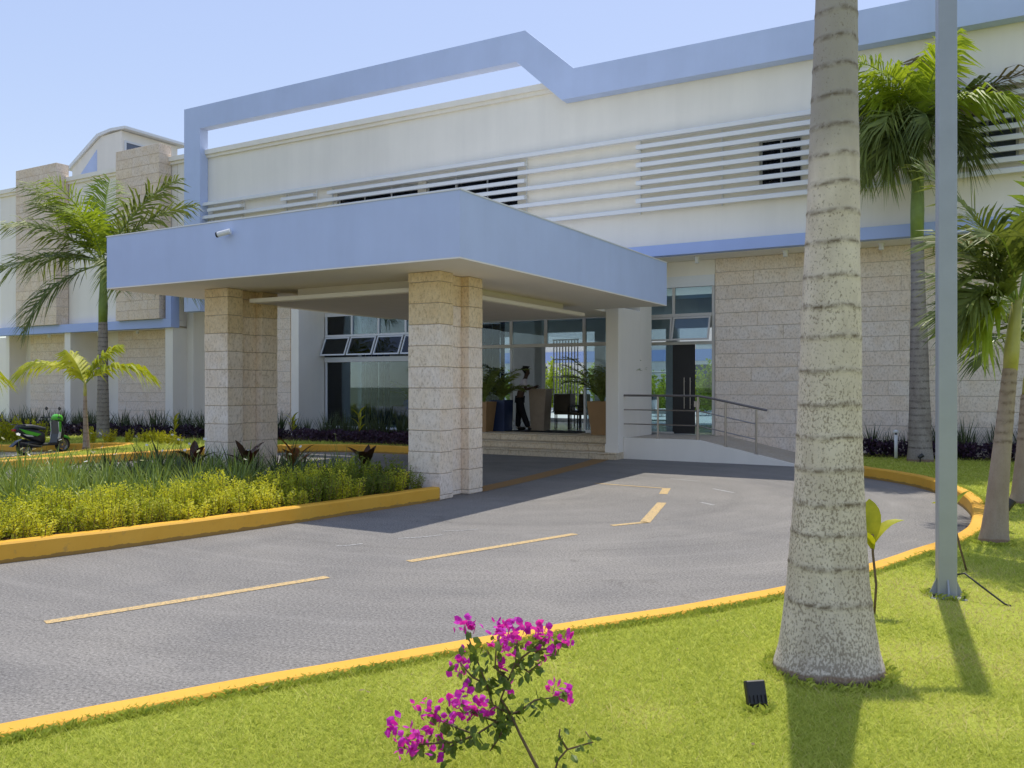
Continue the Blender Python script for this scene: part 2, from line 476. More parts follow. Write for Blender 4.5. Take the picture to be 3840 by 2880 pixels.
M['sgreen'] = m_plain("scooter_green", (0.10, 0.50, 0.04), 0.3, 0.5, var=0.05)
M['sblack'] = m_plain("scooter_black", (0.022, 0.024, 0.03), 0.3, 0.5, var=0.1)
M['sseat'] = m_plain("scooter_seat", (0.06, 0.065, 0.085), 0.5, 0.4, var=0.1)
M['swhite'] = m_plain("scooter_white", (0.65, 0.66, 0.62), 0.3, 0.5, var=0.05)
M['pot'] = m_plain("brown_planter_paint", (0.38, 0.23, 0.11), 0.55, 0.35, var=0.08)
M['wood'] = m_plain("podium_wood", (0.30, 0.23, 0.165), 0.5, 0.4, var=0.1, scale=6.0)
M['navy'] = m_plain("navy_planter_paint", (0.025, 0.045, 0.12), 0.4, 0.4, var=0.1)
M['skin'] = m_plain("skin", (0.085, 0.045, 0.03), 0.5, 0.4, var=0.06)
M['hair'] = m_plain("hair", (0.012, 0.010, 0.010), 0.6, 0.3, var=0.2)
M['shirt'] = m_plain("white_shirt_cloth", (0.70, 0.64, 0.68), 0.85, 0.2, var=0.05, scale=10.0)
M['trouser'] = m_plain("black_trouser_cloth", (0.014, 0.014, 0.018), 0.85, 0.2, var=0.2)
M['lobbyw'] = m_plain("lobby_wall_paint", (0.74, 0.73, 0.71), 0.8, 0.2, var=0.04)
M['lobbyf'] = m_plain("lobby_floor_tile", (0.45, 0.45, 0.46), 0.2, 0.5, var=0.06)
M['chair'] = m_plain("chair_brown", (0.10, 0.08, 0.055), 0.6, 0.3, var=0.1)
M['chrome'] = m_plain("dark_chair_frame", (0.03, 0.03, 0.03), 0.4, 0.5, var=0.1)
M['cush'] = m_plain("blue_cushion_cloth", (0.06, 0.13, 0.50), 0.85, 0.2, var=0.1)
M['curtain'] = m_plain("dark_curtain", (0.035, 0.045, 0.07), 0.9, 0.1, var=0.2)
M['umb'] = m_plain("teal_paint", (0.05, 0.14, 0.22), 0.6, 0.3, var=0.1)

# ------------------------------------------------------------------ ground, road, kerbs, lawns
def sheet(name, poly, z, m, kind='structure', parent=None):
    bm = bmesh.new()
    vs_ = [bm.verts.new((x, y, z)) for x, y in poly]
    for t_ in tessellate_polygon([[Vector((x, y, 0)) for x, y in poly]]):
        try: bm.faces.new([vs_[i] for i in t_])
        except ValueError: pass
    bm.normal_update()
    for f in bm.faces:
        if f.normal.z < 0: f.normal_flip()
    me = bpy.data.meshes.new(name); bm.to_mesh(me); bm.free()
    me.materials.append(m)
    o = link(name, me, parent)
    if kind: o['kind'] = kind
    return o

def spline(pts, step=0.25):
    P = [Vector((p[0], p[1])) for p in pts]
    P = [P[0]*2-P[1]] + P + [P[-1]*2-P[-2]]
    out = []
    for i in range(1, len(P)-2):
        a, b, c, d = P[i-1], P[i], P[i+1], P[i+2]
        n = max(2, int((c-b).length/step))
        for k in range(n):
            t = k/n
            out.append(0.5*((2*b) + (c-a)*t + (2*a-5*b+4*c-d)*t*t + (3*b-a-3*c+d)*t**3))
    out.append(P[-2])
    return out

def offset(line, d):
    out = []
    for i, p in enumerate(line):
        a = line[max(0, i-1)]; b = line[min(len(line)-1, i+1)]
        t = (b-a).normalized()
        out.append(p + Vector((-t.y, t.x))*d)
    return out

def kerb(name, line, w, h, side):
    # line = road-side foot of the kerb; the kerb stands on its `side` (+1 left / -1 right)
    n = len(line); mb = MB()
    o1 = offset(line, 0.0); o2 = offset(line, side*0.018); o3 = offset(line, side*(w-0.012)); o4 = offset(line, side*w)
    prof = [(o1, -0.05), (o1, h-0.02), (o2, h), (o3, h), (o4, h-0.014), (o4, -0.05)]
    for i in range(n):
        jz = math.sin(i*1.7)*0.002
        for o, z in prof: mb.v.append((o[i].x, o[i].y, z + (jz if z > 0 else 0)))
    k = len(prof)
    for i in range(n-1):
        for j in range(k-1):
            q = (i*k+j, i*k+j+1, (i+1)*k+j+1, (i+1)*k+j)
            mb.f.append(q if side < 0 else q[::-1]); mb.m.append(0)
    mb.f.append(tuple(range(k))); mb.m.append(0)
    mb.f.append(tuple((n-1)*k+j for j in range(k))[::-1]); mb.m.append(0)
    return part(name, mb, M['kerb'], fix=True, kind='structure')

sheet("ground", [(-500, -500), (500, -500), (500, 500), (-500, 500)], -0.03, M['earth'])
road = sheet("road", [(-60, -14), (8, -14), (8, 21), (-6, 21.2), (-60, 21)], 0.0, M['asphalt'])

NK = 0.957
near_line = spline([(x*NK, y*NK) for x, y in [(-6.6, -3.2), (-5.2, 0.2), (-4.2, 2.365), (-3.94, 2.93), (-3.6, 3.58), (-3.18, 4.34), (-2.68, 5.25), (-2.15, 6.1),
                    (-1.57, 7.22), (-1.12, 8.45), (-0.87, 9.33), (-0.65, 10.02), (-0.49, 10.75), (-0.41, 11.6), (-0.43, 13.0),
                    (-0.53, 14.1), (-0.80, 15.4), (-1.29, 16.75), (-1.83, 17.6), (-2.47, 18.27), (-3.15, 19.3)]])
kerb("lawn_kerb", near_line, 0.16, 0.20, -1)
near_out = offset(near_line, -0.155)
lawn_poly = [tuple(p) for p in near_out] + [(-3.3, 21.5), (9, 21.5), (9, -8), (-7, -8)]
sheet("lawn", lawn_poly, 0.165, M['lawn'])

isl_line = spline([(-10.6, -0.6), (-9.6, 1.9), (-8.98, 3.5), (-8.577, 4.83), (-8.33, 5.67), (-8.11, 6.65), (-7.90, 7.86), (-7.68, 9.4), (-7.50, 10.82)])
kerb("island_kerb", isl_line, 0.16, 0.205, 1)
isl_in = offset(isl_line, 0.15)
isl_back = spline([(-7.72, 12.2), (-10.0, 12.35), (-13.0, 12.3), (-13.75, 11.6), (-14.2, 9.5), (-14.6, 6.0), (-15.0, 1.5), (-15.4, -0.6)])
kerb("island_back_kerb", isl_back, 0.16, 0.20, 1)
sheet("planting_island", [tuple(p) for p in isl_in] + [tuple(p) for p in offset(isl_back, 0.15)], 0.14, M['soil'])

far_line = spline([(-19.6, 2.0), (-18.5, 7.0), (-17.98, 10.1), (-17.75, 11.6), (-17.2, 14.6), (-16.4, 16.4), (-15.2, 17.35), (-13.9, 17.6), (-13.1, 17.62)])
kerb("far_kerb", far_line, 0.2, 0.20, 1)
nook = spline([(-30, 10.6), (-26, 11.75), (-22.9, 12.95), (-22.0, 13.7), (-21.35, 14.6), (-20.75, 15.05), (-20.3, 14.65), (-19.75, 13.4), (-18.95, 11.3), (-18.8, 9.2), (-19.05, 6.9)])
kerb("nook_kerb", nook, 0.16, 0.19, 1)
fl = offset(far_line, 0.19); nk = offset(nook, 0.15)
k0 = min(range(len(fl)), key=lambda i: (fl[i]-nk[-1]).length)
sheet("hotel_lawn", [tuple(p) for p in nk] + [tuple(p) for p in fl[k0:]] + [(-13.0, 18.9), (-13.0, 21.4), (-40, 21.4), (-40, 10.0)], 0.15, M['lawn'])
sheet("planting_bed", [(-36.5, 16.0), (-26, 16.3), (-23.5, 16.75), (-22.1, 16.9), (-20.4, 17.5), (-18.0, 18.1), (-16.6, 18.35), (-14.6, 18.2), (-13.05, 18.2), (-13.05, 21.6), (-36.5, 21.6)], 0.165, M['soil'])
sheet("wall_bed", [(-3.0, 20.45), (-1.0, 20.6), (8.9, 20.6), (8.9, 21.5), (-3.2, 21.5)], 0.175, M['soil'])

def stripe(name, pts, w, m=None, z=0.004):
    line = spline(pts, 0.4) if len(pts) > 2 else [Vector(pts[0]), Vector(pts[1])]
    a = offset(line, w/2); b = offset(line, -w/2); mb = MB(); n = len(line)
    for p in a: mb.v.append((p.x, p.y, z))
    for p in b: mb.v.append((p.x, p.y, z))
    for i in range(n-1): mb.f.append((i, n+i, n+i+1, i+1)); mb.m.append(0)
    return part(name, mb, m or M['yline'], road)
stripe("lane_marking", [(-6.16, 3.80), (-5.39, 5.99)], 0.105)
stripe("lane_marking", [(-5.17, 6.92), (-4.43, 9.18)], 0.105)
stripe("lane_marking", [(-4.30, 9.95), (-4.02, 10.42)], 0.09)
stripe("lane_marking", [(-4.03, 10.38), (-4.49, 12.27)], 0.135)
stripe("lane_marking", [(-4.83, 13.25), (-5.05, 14.03)], 0.135)
stripe("lane_marking", [(-5.1, 14.0), (-6.42, 14.10)], 0.07)
stripe("threshold_line", [(-7.70, 12.08), (-7.80, 14.0), (-8.10, 17.0), (-8.36, 18.72)], 0.40, M['yline2'])
for a, b, w in (((-6.05, 7.9), (-5.75, 8.35), 0.05), ((-5.9, 8.55), (-5.6, 8.9), 0.04), ((-6.35, 7.2), (-6.2, 7.45), 0.05),
                ((-5.5, 15.5), (-4.9, 15.35), 0.07), ((-4.35, 14.35), (-3.9, 14.0), 0.08), ((-4.0, 12.6), (-3.75, 12.4), 0.08),
                ((-2.05, 9.85), (-1.7, 10.0), 0.04), ((-1.95, 9.35), (-1.6, 9.5), 0.04)):
    stripe("scuff_mark", [a, ((a[0]+b[0])/2+0.03, (a[1]+b[1])/2-0.02), b], w*0.8, M['chalk'], 0.003)

# ------------------------------------------------------------------ stone work
def stones(parent, x0, x1, z0, zh, nz, y, depth, mean, m, jitter=0.004, joint=0.010, face='y', seed=1, vjoint=0.005, ztop=None):
    """courses of separate stones in a wall facing -Y (face 'y') on plane y"""
    r = random.Random(seed); out = []
    for c in range(nz):
        za = z0 + c*zh; zb = za + zh
        if ztop is not None: zb = min(zb, ztop)
        if zb - za < 0.05: continue
        cuts = [x0]; x = x0 + (mean*r.uniform(0.35, 1.05))
        while x < x1 - mean*0.35:
            cuts.append(x); x += mean*r.uniform(0.75, 1.25)
        cuts.append(x1)
        for a, b in zip(cuts[:-1], cuts[1:]):
            cx = (a+b)/2; cz = (za+zb)/2; w = (b-a)-vjoint; h = (zb-za)-joint
            mb = MB(); p = r.uniform(-jitter, jitter)
            mb.cbox(-w/2, w/2, p, depth, -h/2, h/2, 0.004)
            o = part("stone", mb, m, parent); o.location = (cx, y, cz); out.append(o)
    return out

# ------------------------------------------------------------------ the hotel building
YB = 20.65           # face of the upper wall
YF = 20.30           # face of the blue roof frame
YS = 21.50           # face of the recessed lower storey
hotel = thing("hotel_building", "long white hotel with pale blue roof frame, louvre slats and stone clad ground floor", "building", (-12, 20.65, 0))
def hp(name, mb, m, **k):
    for i, v in enumerate(mb.v): mb.v[i] = (v[0]+12, v[1]-20.65, v[2])
    return part(name, mb, m, hotel, **k)

def wall_holes(mb, x0, x1, z0, z1, y0, y1, holes):
    xs = sorted({x0, x1, *[h[0] for h in holes], *[h[1] for h in holes]})
    zs = sorted({z0, z1, *[h[2] for h in holes], *[h[3] for h in holes]})
    for i in range(len(xs)-1):
        run = None
        for k in range(len(zs)-1):
            cx = (xs[i]+xs[i+1])/2; cz = (zs[k]+zs[k+1])/2
            hole = any(h[0] < cx < h[1] and h[2] < cz < h[3] for h in holes)
            if not hole:
                if run is None: run = [zs[k], zs[k+1]]
                else: run[1] = zs[k+1]
            if hole or k == len(zs)-2:
                if run: mb.box(xs[i], xs[i+1], y0, y1, run[0], run[1]); run = None

WIN = [(-18.20, -15.10, 6.05, 7.72, 3), (-14.80, -11.72, 6.05, 7.72, 3), (-5.14, -4.16, 6.42, 7.56, 2), (-1.48, -1.28, 6.42, 7.0, 1), (-0.98, 0.16, 6.40, 7.56, 2), (0.55, 1.7, 6.40, 7.56, 2)]
mb = MB(); wall_holes(mb, -25.6, 6.0, 5.20, 9.70, YB, YB+0.25, [w[:4] for w in WIN]); hp("upper_wall", mb, M['white'])
mb = MB(); mb.box(-36.65, -25.62, YB, YB+0.25, 4.08, 9.70); hp("wing_wall", mb, M['white'])
mb = MB()
mb.box(-36.4, 6.0, YB+0.3, 31.0, 9.3, 9.5)                   # flat roof
hp("roof", mb, M['roofing'])
mb = MB(); mb.box(-36.65, -36.4, YB+0.25, 31.0, 0, 9.7); mb.box(5.75, 6.0, YB+0.25, 31.0, 0, 9.7); mb.box(-36.4, 5.75, 30.8, 31.0, 5.0, 9.3)
hp("end_wall", mb, M['white'])
mb = MB(); mb.box(-25.6, 6.0, 20.62, 30.8, 4.97, 5.19); mb.box(-36.4, -25.62, 20.62, 30.8, 3.86, 4.06); hp("floor_slab", mb, M['soffit'])

# windows in the upper wall: dark panes between white bars, behind the slats
for x0, x1, z0, z1, n in WIN:
    grey = x0 > -2
    w = MB(); f = 0.05; y0, y1 = YB+0.08, YB+0.14
    w.box(x0+0.002, x0+f, y0, y1, z0+0.002, z1-0.002); w.box(x1-f, x1-0.002, y0, y1, z0+0.002, z1-0.002)
    w.box(x0+f, x1-f, y0, y1, z0+0.002, z0+f); w.box(x0+f, x1-f, y0, y1, z1-f, z1-0.002)
    wo = hp("window", w, M['alu'])
    nz = 3 if z1-z0 > 1.2 else 2
    for i in range(1, n):
        b = MB(); xx = x0 + (x1-x0)*i/n; b.box(xx-0.022, xx+0.022, y0+0.005, y1-0.005, z0+f, z1-f)
        for j, v in enumerate(b.v): b.v[j] = (v[0]+12, v[1]-20.65, v[2])
        part("mullion", b, M['alu'], wo)
    for i in range(n):
        b = MB(); a = x0+(x1-x0)*i/n; c = x0+(x1-x0)*(i+1)/n
        b.box(a+0.025, c-0.025, y1-0.04, y1-0.03, z0+f, z1-f)
        for j, v in enumerate(b.v): b.v[j] = (v[0]+12, v[1]-20.65, v[2])
        part("pane", b, M['gglass'] if grey else M['dglass'], wo)

# louvre slats: five long ones, with shorter ones between them in sections
SP = 0.2265; ZT = 7.915
def slat(x0, x1, zb, h=0.115, y=20.40):
    b = MB(); b.prism([(y, zb), (y+0.20, zb+0.03), (y+0.20, zb+h), (y+0.03, zb+h), (y, zb+h-0.02)], 'x', x0, x1)
    return hp("slat", b, M['white2'], fix=True)
for k in range(5):
    slat(-25.2, 5.5, ZT-2*k*SP)
SECT = [(-23.80, -22.20), (-20.36, -18.98), (-18.40, -11.38), (-8.16, -3.88), (-1.42, 2.5)]
for x0, x1 in SECT:
    for k in range(4):
        slat(x0, x1, ZT-(2*k+1)*SP)
    nb = max(2, int(round((x1-x0)/2.1))+1)
    for i in range(nb):
        xx = x0 + 0.04 + (x1-x0-0.08)*i/(nb-1)
        b = MB(); b.box(xx-0.014, xx+0.014, 20.61, YB-0.003, ZT-8*SP-0.02, ZT+0.02)
        hp("slat_bracket", b, M['white2'])
b = MB(); b.box(-25.45, -25.2, 20.44, 20.6, 6.0, 6.45); hp("slat_end", b, M['white2'])
for k in range(4):
    slat(-27.0, -25.7, 7.0-k*SP*1.05)

# cornice, roof frame, bands
mb = MB(); mb.box(-36.75, -10.3, 20.50, YB-0.002, 9.70, 9.86); mb.box(-36.72, -10.3, 20.57, YB-0.003, 9.60, 9.698); hp("cornice", mb, M['white'])
mb = MB(); mb.box(-36.65, -10.2, YB+0.001, YB+0.25, 9.702, 9.84); hp("coping", mb, M['white'])
mb = MB()
outer = [(-24.83, 4.3), (-24.83, 11.32), (-11.29, 11.29), (-9.845, 10.01), (6.05, 10.0), (6.05, 9.225), (-10.2, 9.245), (-11.56, 10.50), (-24.03, 10.55), (-24.03, 4.3)]
quads = [(0, 1, 8, 9), (1, 2, 7, 8), (2, 3, 6, 7), (3, 4, 5, 6)]
n = len(outer)
mb.v = [(x, YF, z) for x, z in outer] + [(x, YB-0.012, z) for x, z in outer]
for q in quads:
    mb.f.append(q); mb.m.append(0); mb.f.append(tuple(n+i for i in q)[::-1]); mb.m.append(0)
for i in range(n):
    j = (i+1) % n; mb.f.append((i, j, n+j, n+i)); mb.m.append(0)
hp("roof_frame", mb, M['blue'], fix=True)
mb = MB(); mb.box(-9.9, 6.0, YB-0.008, YB+0.25, 9.72, 9.99); hp("parapet", mb, M['white'])
mb = MB(); mb.box(-25.45, 6.05, 20.36, 20.61, 4.955, 5.225); hp("blue_band", mb, M['blue2'])
mb = MB(); mb.box(-36.7, -25.46, 20.26, 20.61, 3.79, 4.10); mb.box(-25.74, -25.46, 20.258, 20.605, 4.102, 5.6); hp("blue_band", mb, M['blue2'])
mb = MB(); mb.box(-25.4, 6.0, 20.62, YS+0.1, 4.945, 4.968); mb.box(-36.4, -25.75, 20.62, YS+0.1, 3.83, 3.858); hp("eave_soffit", mb, M['soffit'])
for x, z in ((-6.75, 4.945), (-4.60, 4.945), (-2.5, 4.945), (-33.7, 3.83), (-30.5, 3.83), (-28.2, 3.83)):
    b = MB(); b.tube([(x, 20.95, z-0.15), (x, 20.95, z)], 0.055, 10); b.tube([(x, 20.95, z-0.04), (x, 20.95, z)], 0.07, 10)
    hp("eave_light", b, M['white2'], fix=True)

# stone panels of the left wing (upper panels stand proud, lower ones sit back under the band)
def stone_panel(x0, x1, z0, z1, y, ret, mean, seed, name="stone_panel", sm=None):
    nz = int(round((z1-z0)/0.345)); zh = (z1-z0)/nz
    b = MB(); b.box(x0+0.012, x1-0.012, y+0.013, y+ret, z0, z1-0.01)
    po = hp(name, b, M['mortar'])
    for s_ in stones(po, x0, x1, z0, zh, nz, y, ret-0.02 if ret < 0.6 else 0.08, mean, sm or M['stone'], seed=seed):
        s_.location = (s_.location.x+12, s_.location.y-20.65, s_.location.z)
    return po
stone_panel(-34.6, -31.9, 4.10, 10.36, 20.12, 0.52, 1.15, 11, sm=M["stone_w"])
stone_panel(-28.3, -25.9, 4.10, 10.27, 20.12, 0.52, 1.05, 12, sm=M["stone_w"])
stone_panel(-35.9, -33.5, 0.12, 3.83, YS, 0.12, 1.0, 13)
stone_panel(-30.1, -27.35, 0.12, 3.83, YS, 0.12, 1.1, 14)
stone_panel(-21.2, -20.48, 0.12, 4.3, 20.95, 0.3, 0.72, 15)
stone_panel(-6.46, 6.0, 0.135, 4.945, YS, 0.12, 2.5, 16, "stone_wall")
for bx_ in ((-44.0, -36.66, YS+0.121, YS+0.33, 0.0, 3.828), (-36.4, -25.602, YS+0.121, YS+0.33, 0.0, 3.828), (-25.6, -21.2, YS+0.121, YS+0.33, 0.0, 4.94), (-20.48, -19.9, 21.28, 21.5, 0, 4.94), (-6.46, 5.75, YS+0.121, YS+0.33, 0.0, 4.94)):
    mb = MB(); mb.box(*bx_); hp("lower_wall", mb, M['white'])
for bx_ in ((-31.81, -31.44, 20.40, 21.615, 0.05, 3.828), (-25.94, -25.54, 20.40, 21.60, 0.05, 3.788), (-19.90, -19.58, 20.40, 21.60, 0.05, 4.94), (-25.538, -25.2, 21.0, 21.61, 0.05, 4.94)):
    mb = MB(); mb.box(*bx_); hp("fin_wall", mb, M['white'])

# ---------------- glazing
def lh(mb): 
    for j, v in enumerate(mb.v): mb.v[j] = (v[0]+12, v[1]-20.65, v[2])
    return mb
def bars(parent, lst, name, m, y0, y1):
    for x0, x1, z0, z1 in lst:
        b = MB(); b.cbox(x0, x1, y0, y1, z0, z1, 0.004); part(name, lh(b), m, parent)
def panes(parent, lst, m, y):
    for x0, x1, z0, z1 in lst:
        b = MB(); b.box(x0, x1, y, y+0.008, z0, z1); part("pane", lh(b), m, parent)
def sash(parent, x0, x1, zt, zb, y, out, m):
    # top-hung sash swung outwards at the bottom
    b = MB(); f = 0.045
    def P(x, s, d): return (x, y - out*s - d, zt + (zb-zt)*s)
    for (a, c) in (((x0, x0+f), (0, 1)), ((x1-f, x1), (0, 1)), ((x0+f, x1-f), (0, 0.075)), ((x0+f, x1-f), (0.925, 1))):
        v_ = []
        for d in (0.0, 0.035):
            for xx, ss in ((a[0], c[0]), (a[1], c[0]), (a[1], c[1]), (a[0], c[1])): v_.append(P(xx, ss, d))
        b.add(v_, [(0,1,2,3),(7,6,5,4),(0,4,5,1),(1,5,6,2),(2,6,7,3),(3,7,4,0)])
    so = part("sash", lh(b), m, parent, fix=True)
    g = MB(); v_ = []
    for d in (0.012, 0.02):
        for xx, ss in ((x0+f, 0.07), (x1-f, 0.07), (x1-f, 0.93), (x0+f, 0.93)): v_.append(P(xx, ss, d))
    g.add(v_, [(0,1,2,3),(7,6,5,4),(0,4,5,1),(1,5,6,2),(2,6,7,3),(3,7,4,0)])
    part("pane", lh(g), M['glass'], parent, fix=True)

# left lobby window
Y = 21.60
b = MB(); b.box(-19.575, -14.6, Y, Y+0.10, 4.0, 4.12)
gw = hp("lobby_window", b, M['alu'])
mx = [-19.52, -18.43, -17.34, -16.27, -15.2]
bars(gw, [(x-0.035, x+0.035, 3.40, 4.0) for x in mx] + [(x-0.03, x+0.03, 0.42, 2.50) for x in (mx[0], mx[-1])], "mullion", M['alu'], Y, Y+0.10)
bars(gw, [(-19.55, -15.15, 3.325, 3.395), (-19.57, -15.12, 2.505, 2.665), (-19.55, -15.15, 0.36, 0.42)], "transom", M['alu'], Y-0.02, Y+0.11)
for a, c in zip(mx[:-1], mx[1:]):
    panes(gw, [(a+0.036, c-0.036, 3.4, 4.0)], M['glass'], Y+0.04)
    sash(gw, a+0.03, c-0.03, 3.315, 2.715, Y-0.03, 0.26, M['alu'])
panes(gw, [(-19.48, -17.36, 0.43, 2.5), (-17.352, -15.24, 0.43, 2.5)], M['glass'], Y+0.04)

# entrance window wall with an open doorway
Y = 21.0
b = MB(); b.box(-15.0, -8.34, Y, Y+0.09, 3.54, 3.66)
gw = hp("entrance_glazing", b, M['alu_b'])
mx = [-14.4, -13.32, -12.14, -11.04, -9.88, -8.40]
bars(gw, [(x-0.045, x+0.045, 2.90, 3.54) for x in mx], "mullion", M['alu_b'], Y, Y+0.09)
bars(gw, [(-14.44, -8.36, 2.80, 2.895)], "transom", M['alu_b'], Y-0.015, Y+0.10)
bars(gw, [(x-0.03, x+0.03, 0.56, 2.80) for x in (-14.4, -12.14, -9.86, -8.40)], "door_frame", M['alu'], Y, Y+0.08)
bars(gw, [(-14.37, -12.17, 0.485, 0.56), (-9.83, -8.43, 0.485, 0.56)], "sill", M['alu'], Y-0.01, Y+0.09)
panes(gw, [(a+0.046, c-0.046, 2.9, 3.54) for a, c in zip(mx[:-1], mx[1:])], M['glass'], Y+0.04)
panes(gw, [(-14.37, -12.172, 0.562, 2.798), (-9.828, -8.432, 0.562, 2.798)], M['glass'], Y+0.035)
mb = MB(); mb.box(-15.2, -14.44, 20.9, 21.59, 0.3, 4.0); mb.box(-14.438, -8.34, 20.98, 21.12, 3.662, 4.94); mb.box(-19.575, -15.202, 21.58, 21.72, 4.122, 4.94); hp("lobby_front_wall", mb, M['white'])

# side door by the ramp
Y = 21.52
b = MB(); b.box(-8.60, -6.47, Y-0.03, Y+0.11, 4.28, 4.56)
gw = hp("ramp_window", b, M['white2'])
bars(gw, [(-8.56, -8.49, 0.50, 4.28), (-7.60, -7.53, 3.60, 4.28), (-6.55, -6.475, 0.50, 4.28)], "mullion", M['alu_b'], Y, Y+0.09)
bars(gw, [(-8.49, -6.55, 3.52, 3.60), (-8.49, -6.55, 2.80, 2.88), (-8.49, -7.56, 0.49, 0.54)], "transom", M['alu_b'], Y-0.015, Y+0.10)
panes(gw, [(-8.488, -7.602, 3.602, 4.278), (-7.528, -6.552, 3.602, 4.278), (-8.488, -7.60, 0.542, 2.798), (-6.98, -6.552, 0.542, 2.798)], M['glass'], Y+0.04)
sash(gw, -8.50, -7.58, 3.51, 2.90, Y-0.03, 0.10, M['alu_b'])
sash(gw, -7.55, -6.56, 3.51, 2.90, Y-0.03, 0.20, M['alu_b'])
b = MB(); b.cbox(-7.595, -7.0, Y+0.02, Y+0.06, 0.50, 2.798, 0.004)
dr = part("door", lh(b), M['black'], gw)
b = MB()
for x in (-7.26, -7.10):
    b.tube([(x, Y-0.05, 1.15), (x, Y-0.05, 1.95)], 0.013, 8)
    for z in (1.25, 1.85): b.tube([(x, Y-0.05, z), (x, Y+0.02, z)], 0.008, 6)
part("door_handle", lh(b), M['steel'], dr, fix=True)
mb = MB(); mb.box(-8.62, -6.465, 21.5, 21.64, 4.562, 4.94); mb.box(-8.34, -8.60, 21.1, 21.64, 0.485, 4.94); hp("side_wall", mb, M['white'], fix=True)

# white pier between steps and ramp
mb = MB(); mb.cbox(-8.33, -8.0, 18.92, 20.3, 0.155, 3.60, 0.01); mb.box(-8.34, -7.99, 18.9, 18.93, 0.156, 0.36); mb.box(-8.33, -8.001, 20.301, 21.09, 0.485, 4.9); hp("pier", mb, M['white'])

# lobby interior
mb = MB(); mb.box(-14.4, -8.36, 21.09, 21.74, 0.30, 0.478); mb.box(-25.5, -3.0, 21.74, 27.0, 0.30, 0.478); lob = hp("lobby_floor", mb, M['lobbyf'])
mb = MB(); mb.box(-25.3, -3.0, 21.73, 27.2, 4.0, 4.1); hp("lobby_ceiling", mb, M['lobbyw'])
mb = MB(); wall_holes(mb, -25.3, -3.0, 0.478, 4.0, 27.0, 27.2, [(-18.4, -15.6, 1.0, 3.5), (-14.6, -12.3, 0.6, 3.6), (-11.9, -9.75, 0.48, 3.6), (-9.35, -7.4, 0.48, 3.6)])
hp("lobby_wall", mb, M['lobbyw'])
for bx_ in ((-19.0, -18.85, 22.6, 27.0, 0.478, 4.0), (-25.5, -25.3, 21.73, 27.0, 0.478, 4.0), (-3.2, -3.0, 21.84, 27.0, 0.478, 4.0), (-18.84, -15.2, 25.2, 25.35, 0.478, 4.0)):
    mb = MB(); mb.box(*bx_); hp("lobby_wall", mb, M['lobbyw'])
mb = MB(); mb.box(-13.0, -12.75, 24.0, 24.25, 0.478, 4.0); hp("lobby_column", mb, M['lobbyw'])

b = MB()
for i in range(9):
    b.box(-18.6+i*0.13, -18.6+i*0.13+0.1, 22.3+(i % 2)*0.05, 22.36+(i % 2)*0.05, 0.48, 3.9)
hp("curtain", b, M['curtain'])
b = MB()
for i in range(12):
    b.box(-15.0+i*0.14, -15.0+i*0.14+0.12, 22.6+(i % 2)*0.05, 22.66+(i % 2)*0.05, 0.48, 3.9)
hp("curtain", b, M['curtain'])
b = MB()
for i in range(9): b.box(-12.6+i*0.105, -12.6+i*0.105+0.03, 24.5, 24.53, 0.9, 3.2)
for z in (0.9, 1.45, 2.0, 2.55, 3.17): b.box(-12.62, -11.72, 24.48, 24.55, z, z+0.04)
hp("lattice_screen", b, M['white2'])

# ------------------------------------------------------------------ roof pavilion behind the wing
pav = thing("roof_pavilion", "white roof pavilion with sloping roof and blue gable pane above the left wing", "pavilion", (-34.0, 24.0, 9.5))
def pp(name, mb, m, parent=pav, **k):
    for i, v in enumerate(mb.v): mb.v[i] = (v[0]+34.0, v[1]-24.0, v[2]-9.5)
    return part(name, mb, m, parent, **k)
mb = MB(); mb.prism([(-36.85, 9.4), (-33.36, 9.4), (-33.36, 12.80), (-34.75, 12.74), (-36.85, 11.62)], 'y', 24.0, 26.9); pp("wall", mb, M['white'], fix=True)
mb = MB(); mb.prism([(-37.05, 11.50), (-34.85, 12.73), (-34.0, 12.84), (-33.0, 12.82), (-33.0, 12.93), (-34.0, 12.97), (-34.95, 12.86), (-37.05, 11.66)], 'y', 23.9, 27.3); pp("roof", mb, M['white2'], fix=True)
mb = MB(); mb.add([(-36.25, 23.985, 11.22), (-35.05, 23.985, 11.22), (-35.05, 23.985, 12.20), (-36.25, 24.02, 11.22), (-35.05, 24.02, 11.22), (-35.05, 24.02, 12.20)], [(0,1,2),(5,4,3),(0,3,4,1),(1,4,5,2),(2,5,3,0)]); pp("gable_pane", mb, M['blue'], fix=True)
mb = MB(); mb.box(-33.359, -33.33, 24.2, 25.25, 11.4, 12.32); wv = pp("window", mb, M['gglass'])
mb = MB(); mb.box(-33.358, -33.30, 24.12, 25.33, 12.32, 12.40); pp("window_hood", mb, M['alu'], wv)
mb = MB(); mb.box(-33.358, -33.30, 24.12, 24.2, 11.4, 12.32); pp("window_frame", mb, M['alu'], wv)

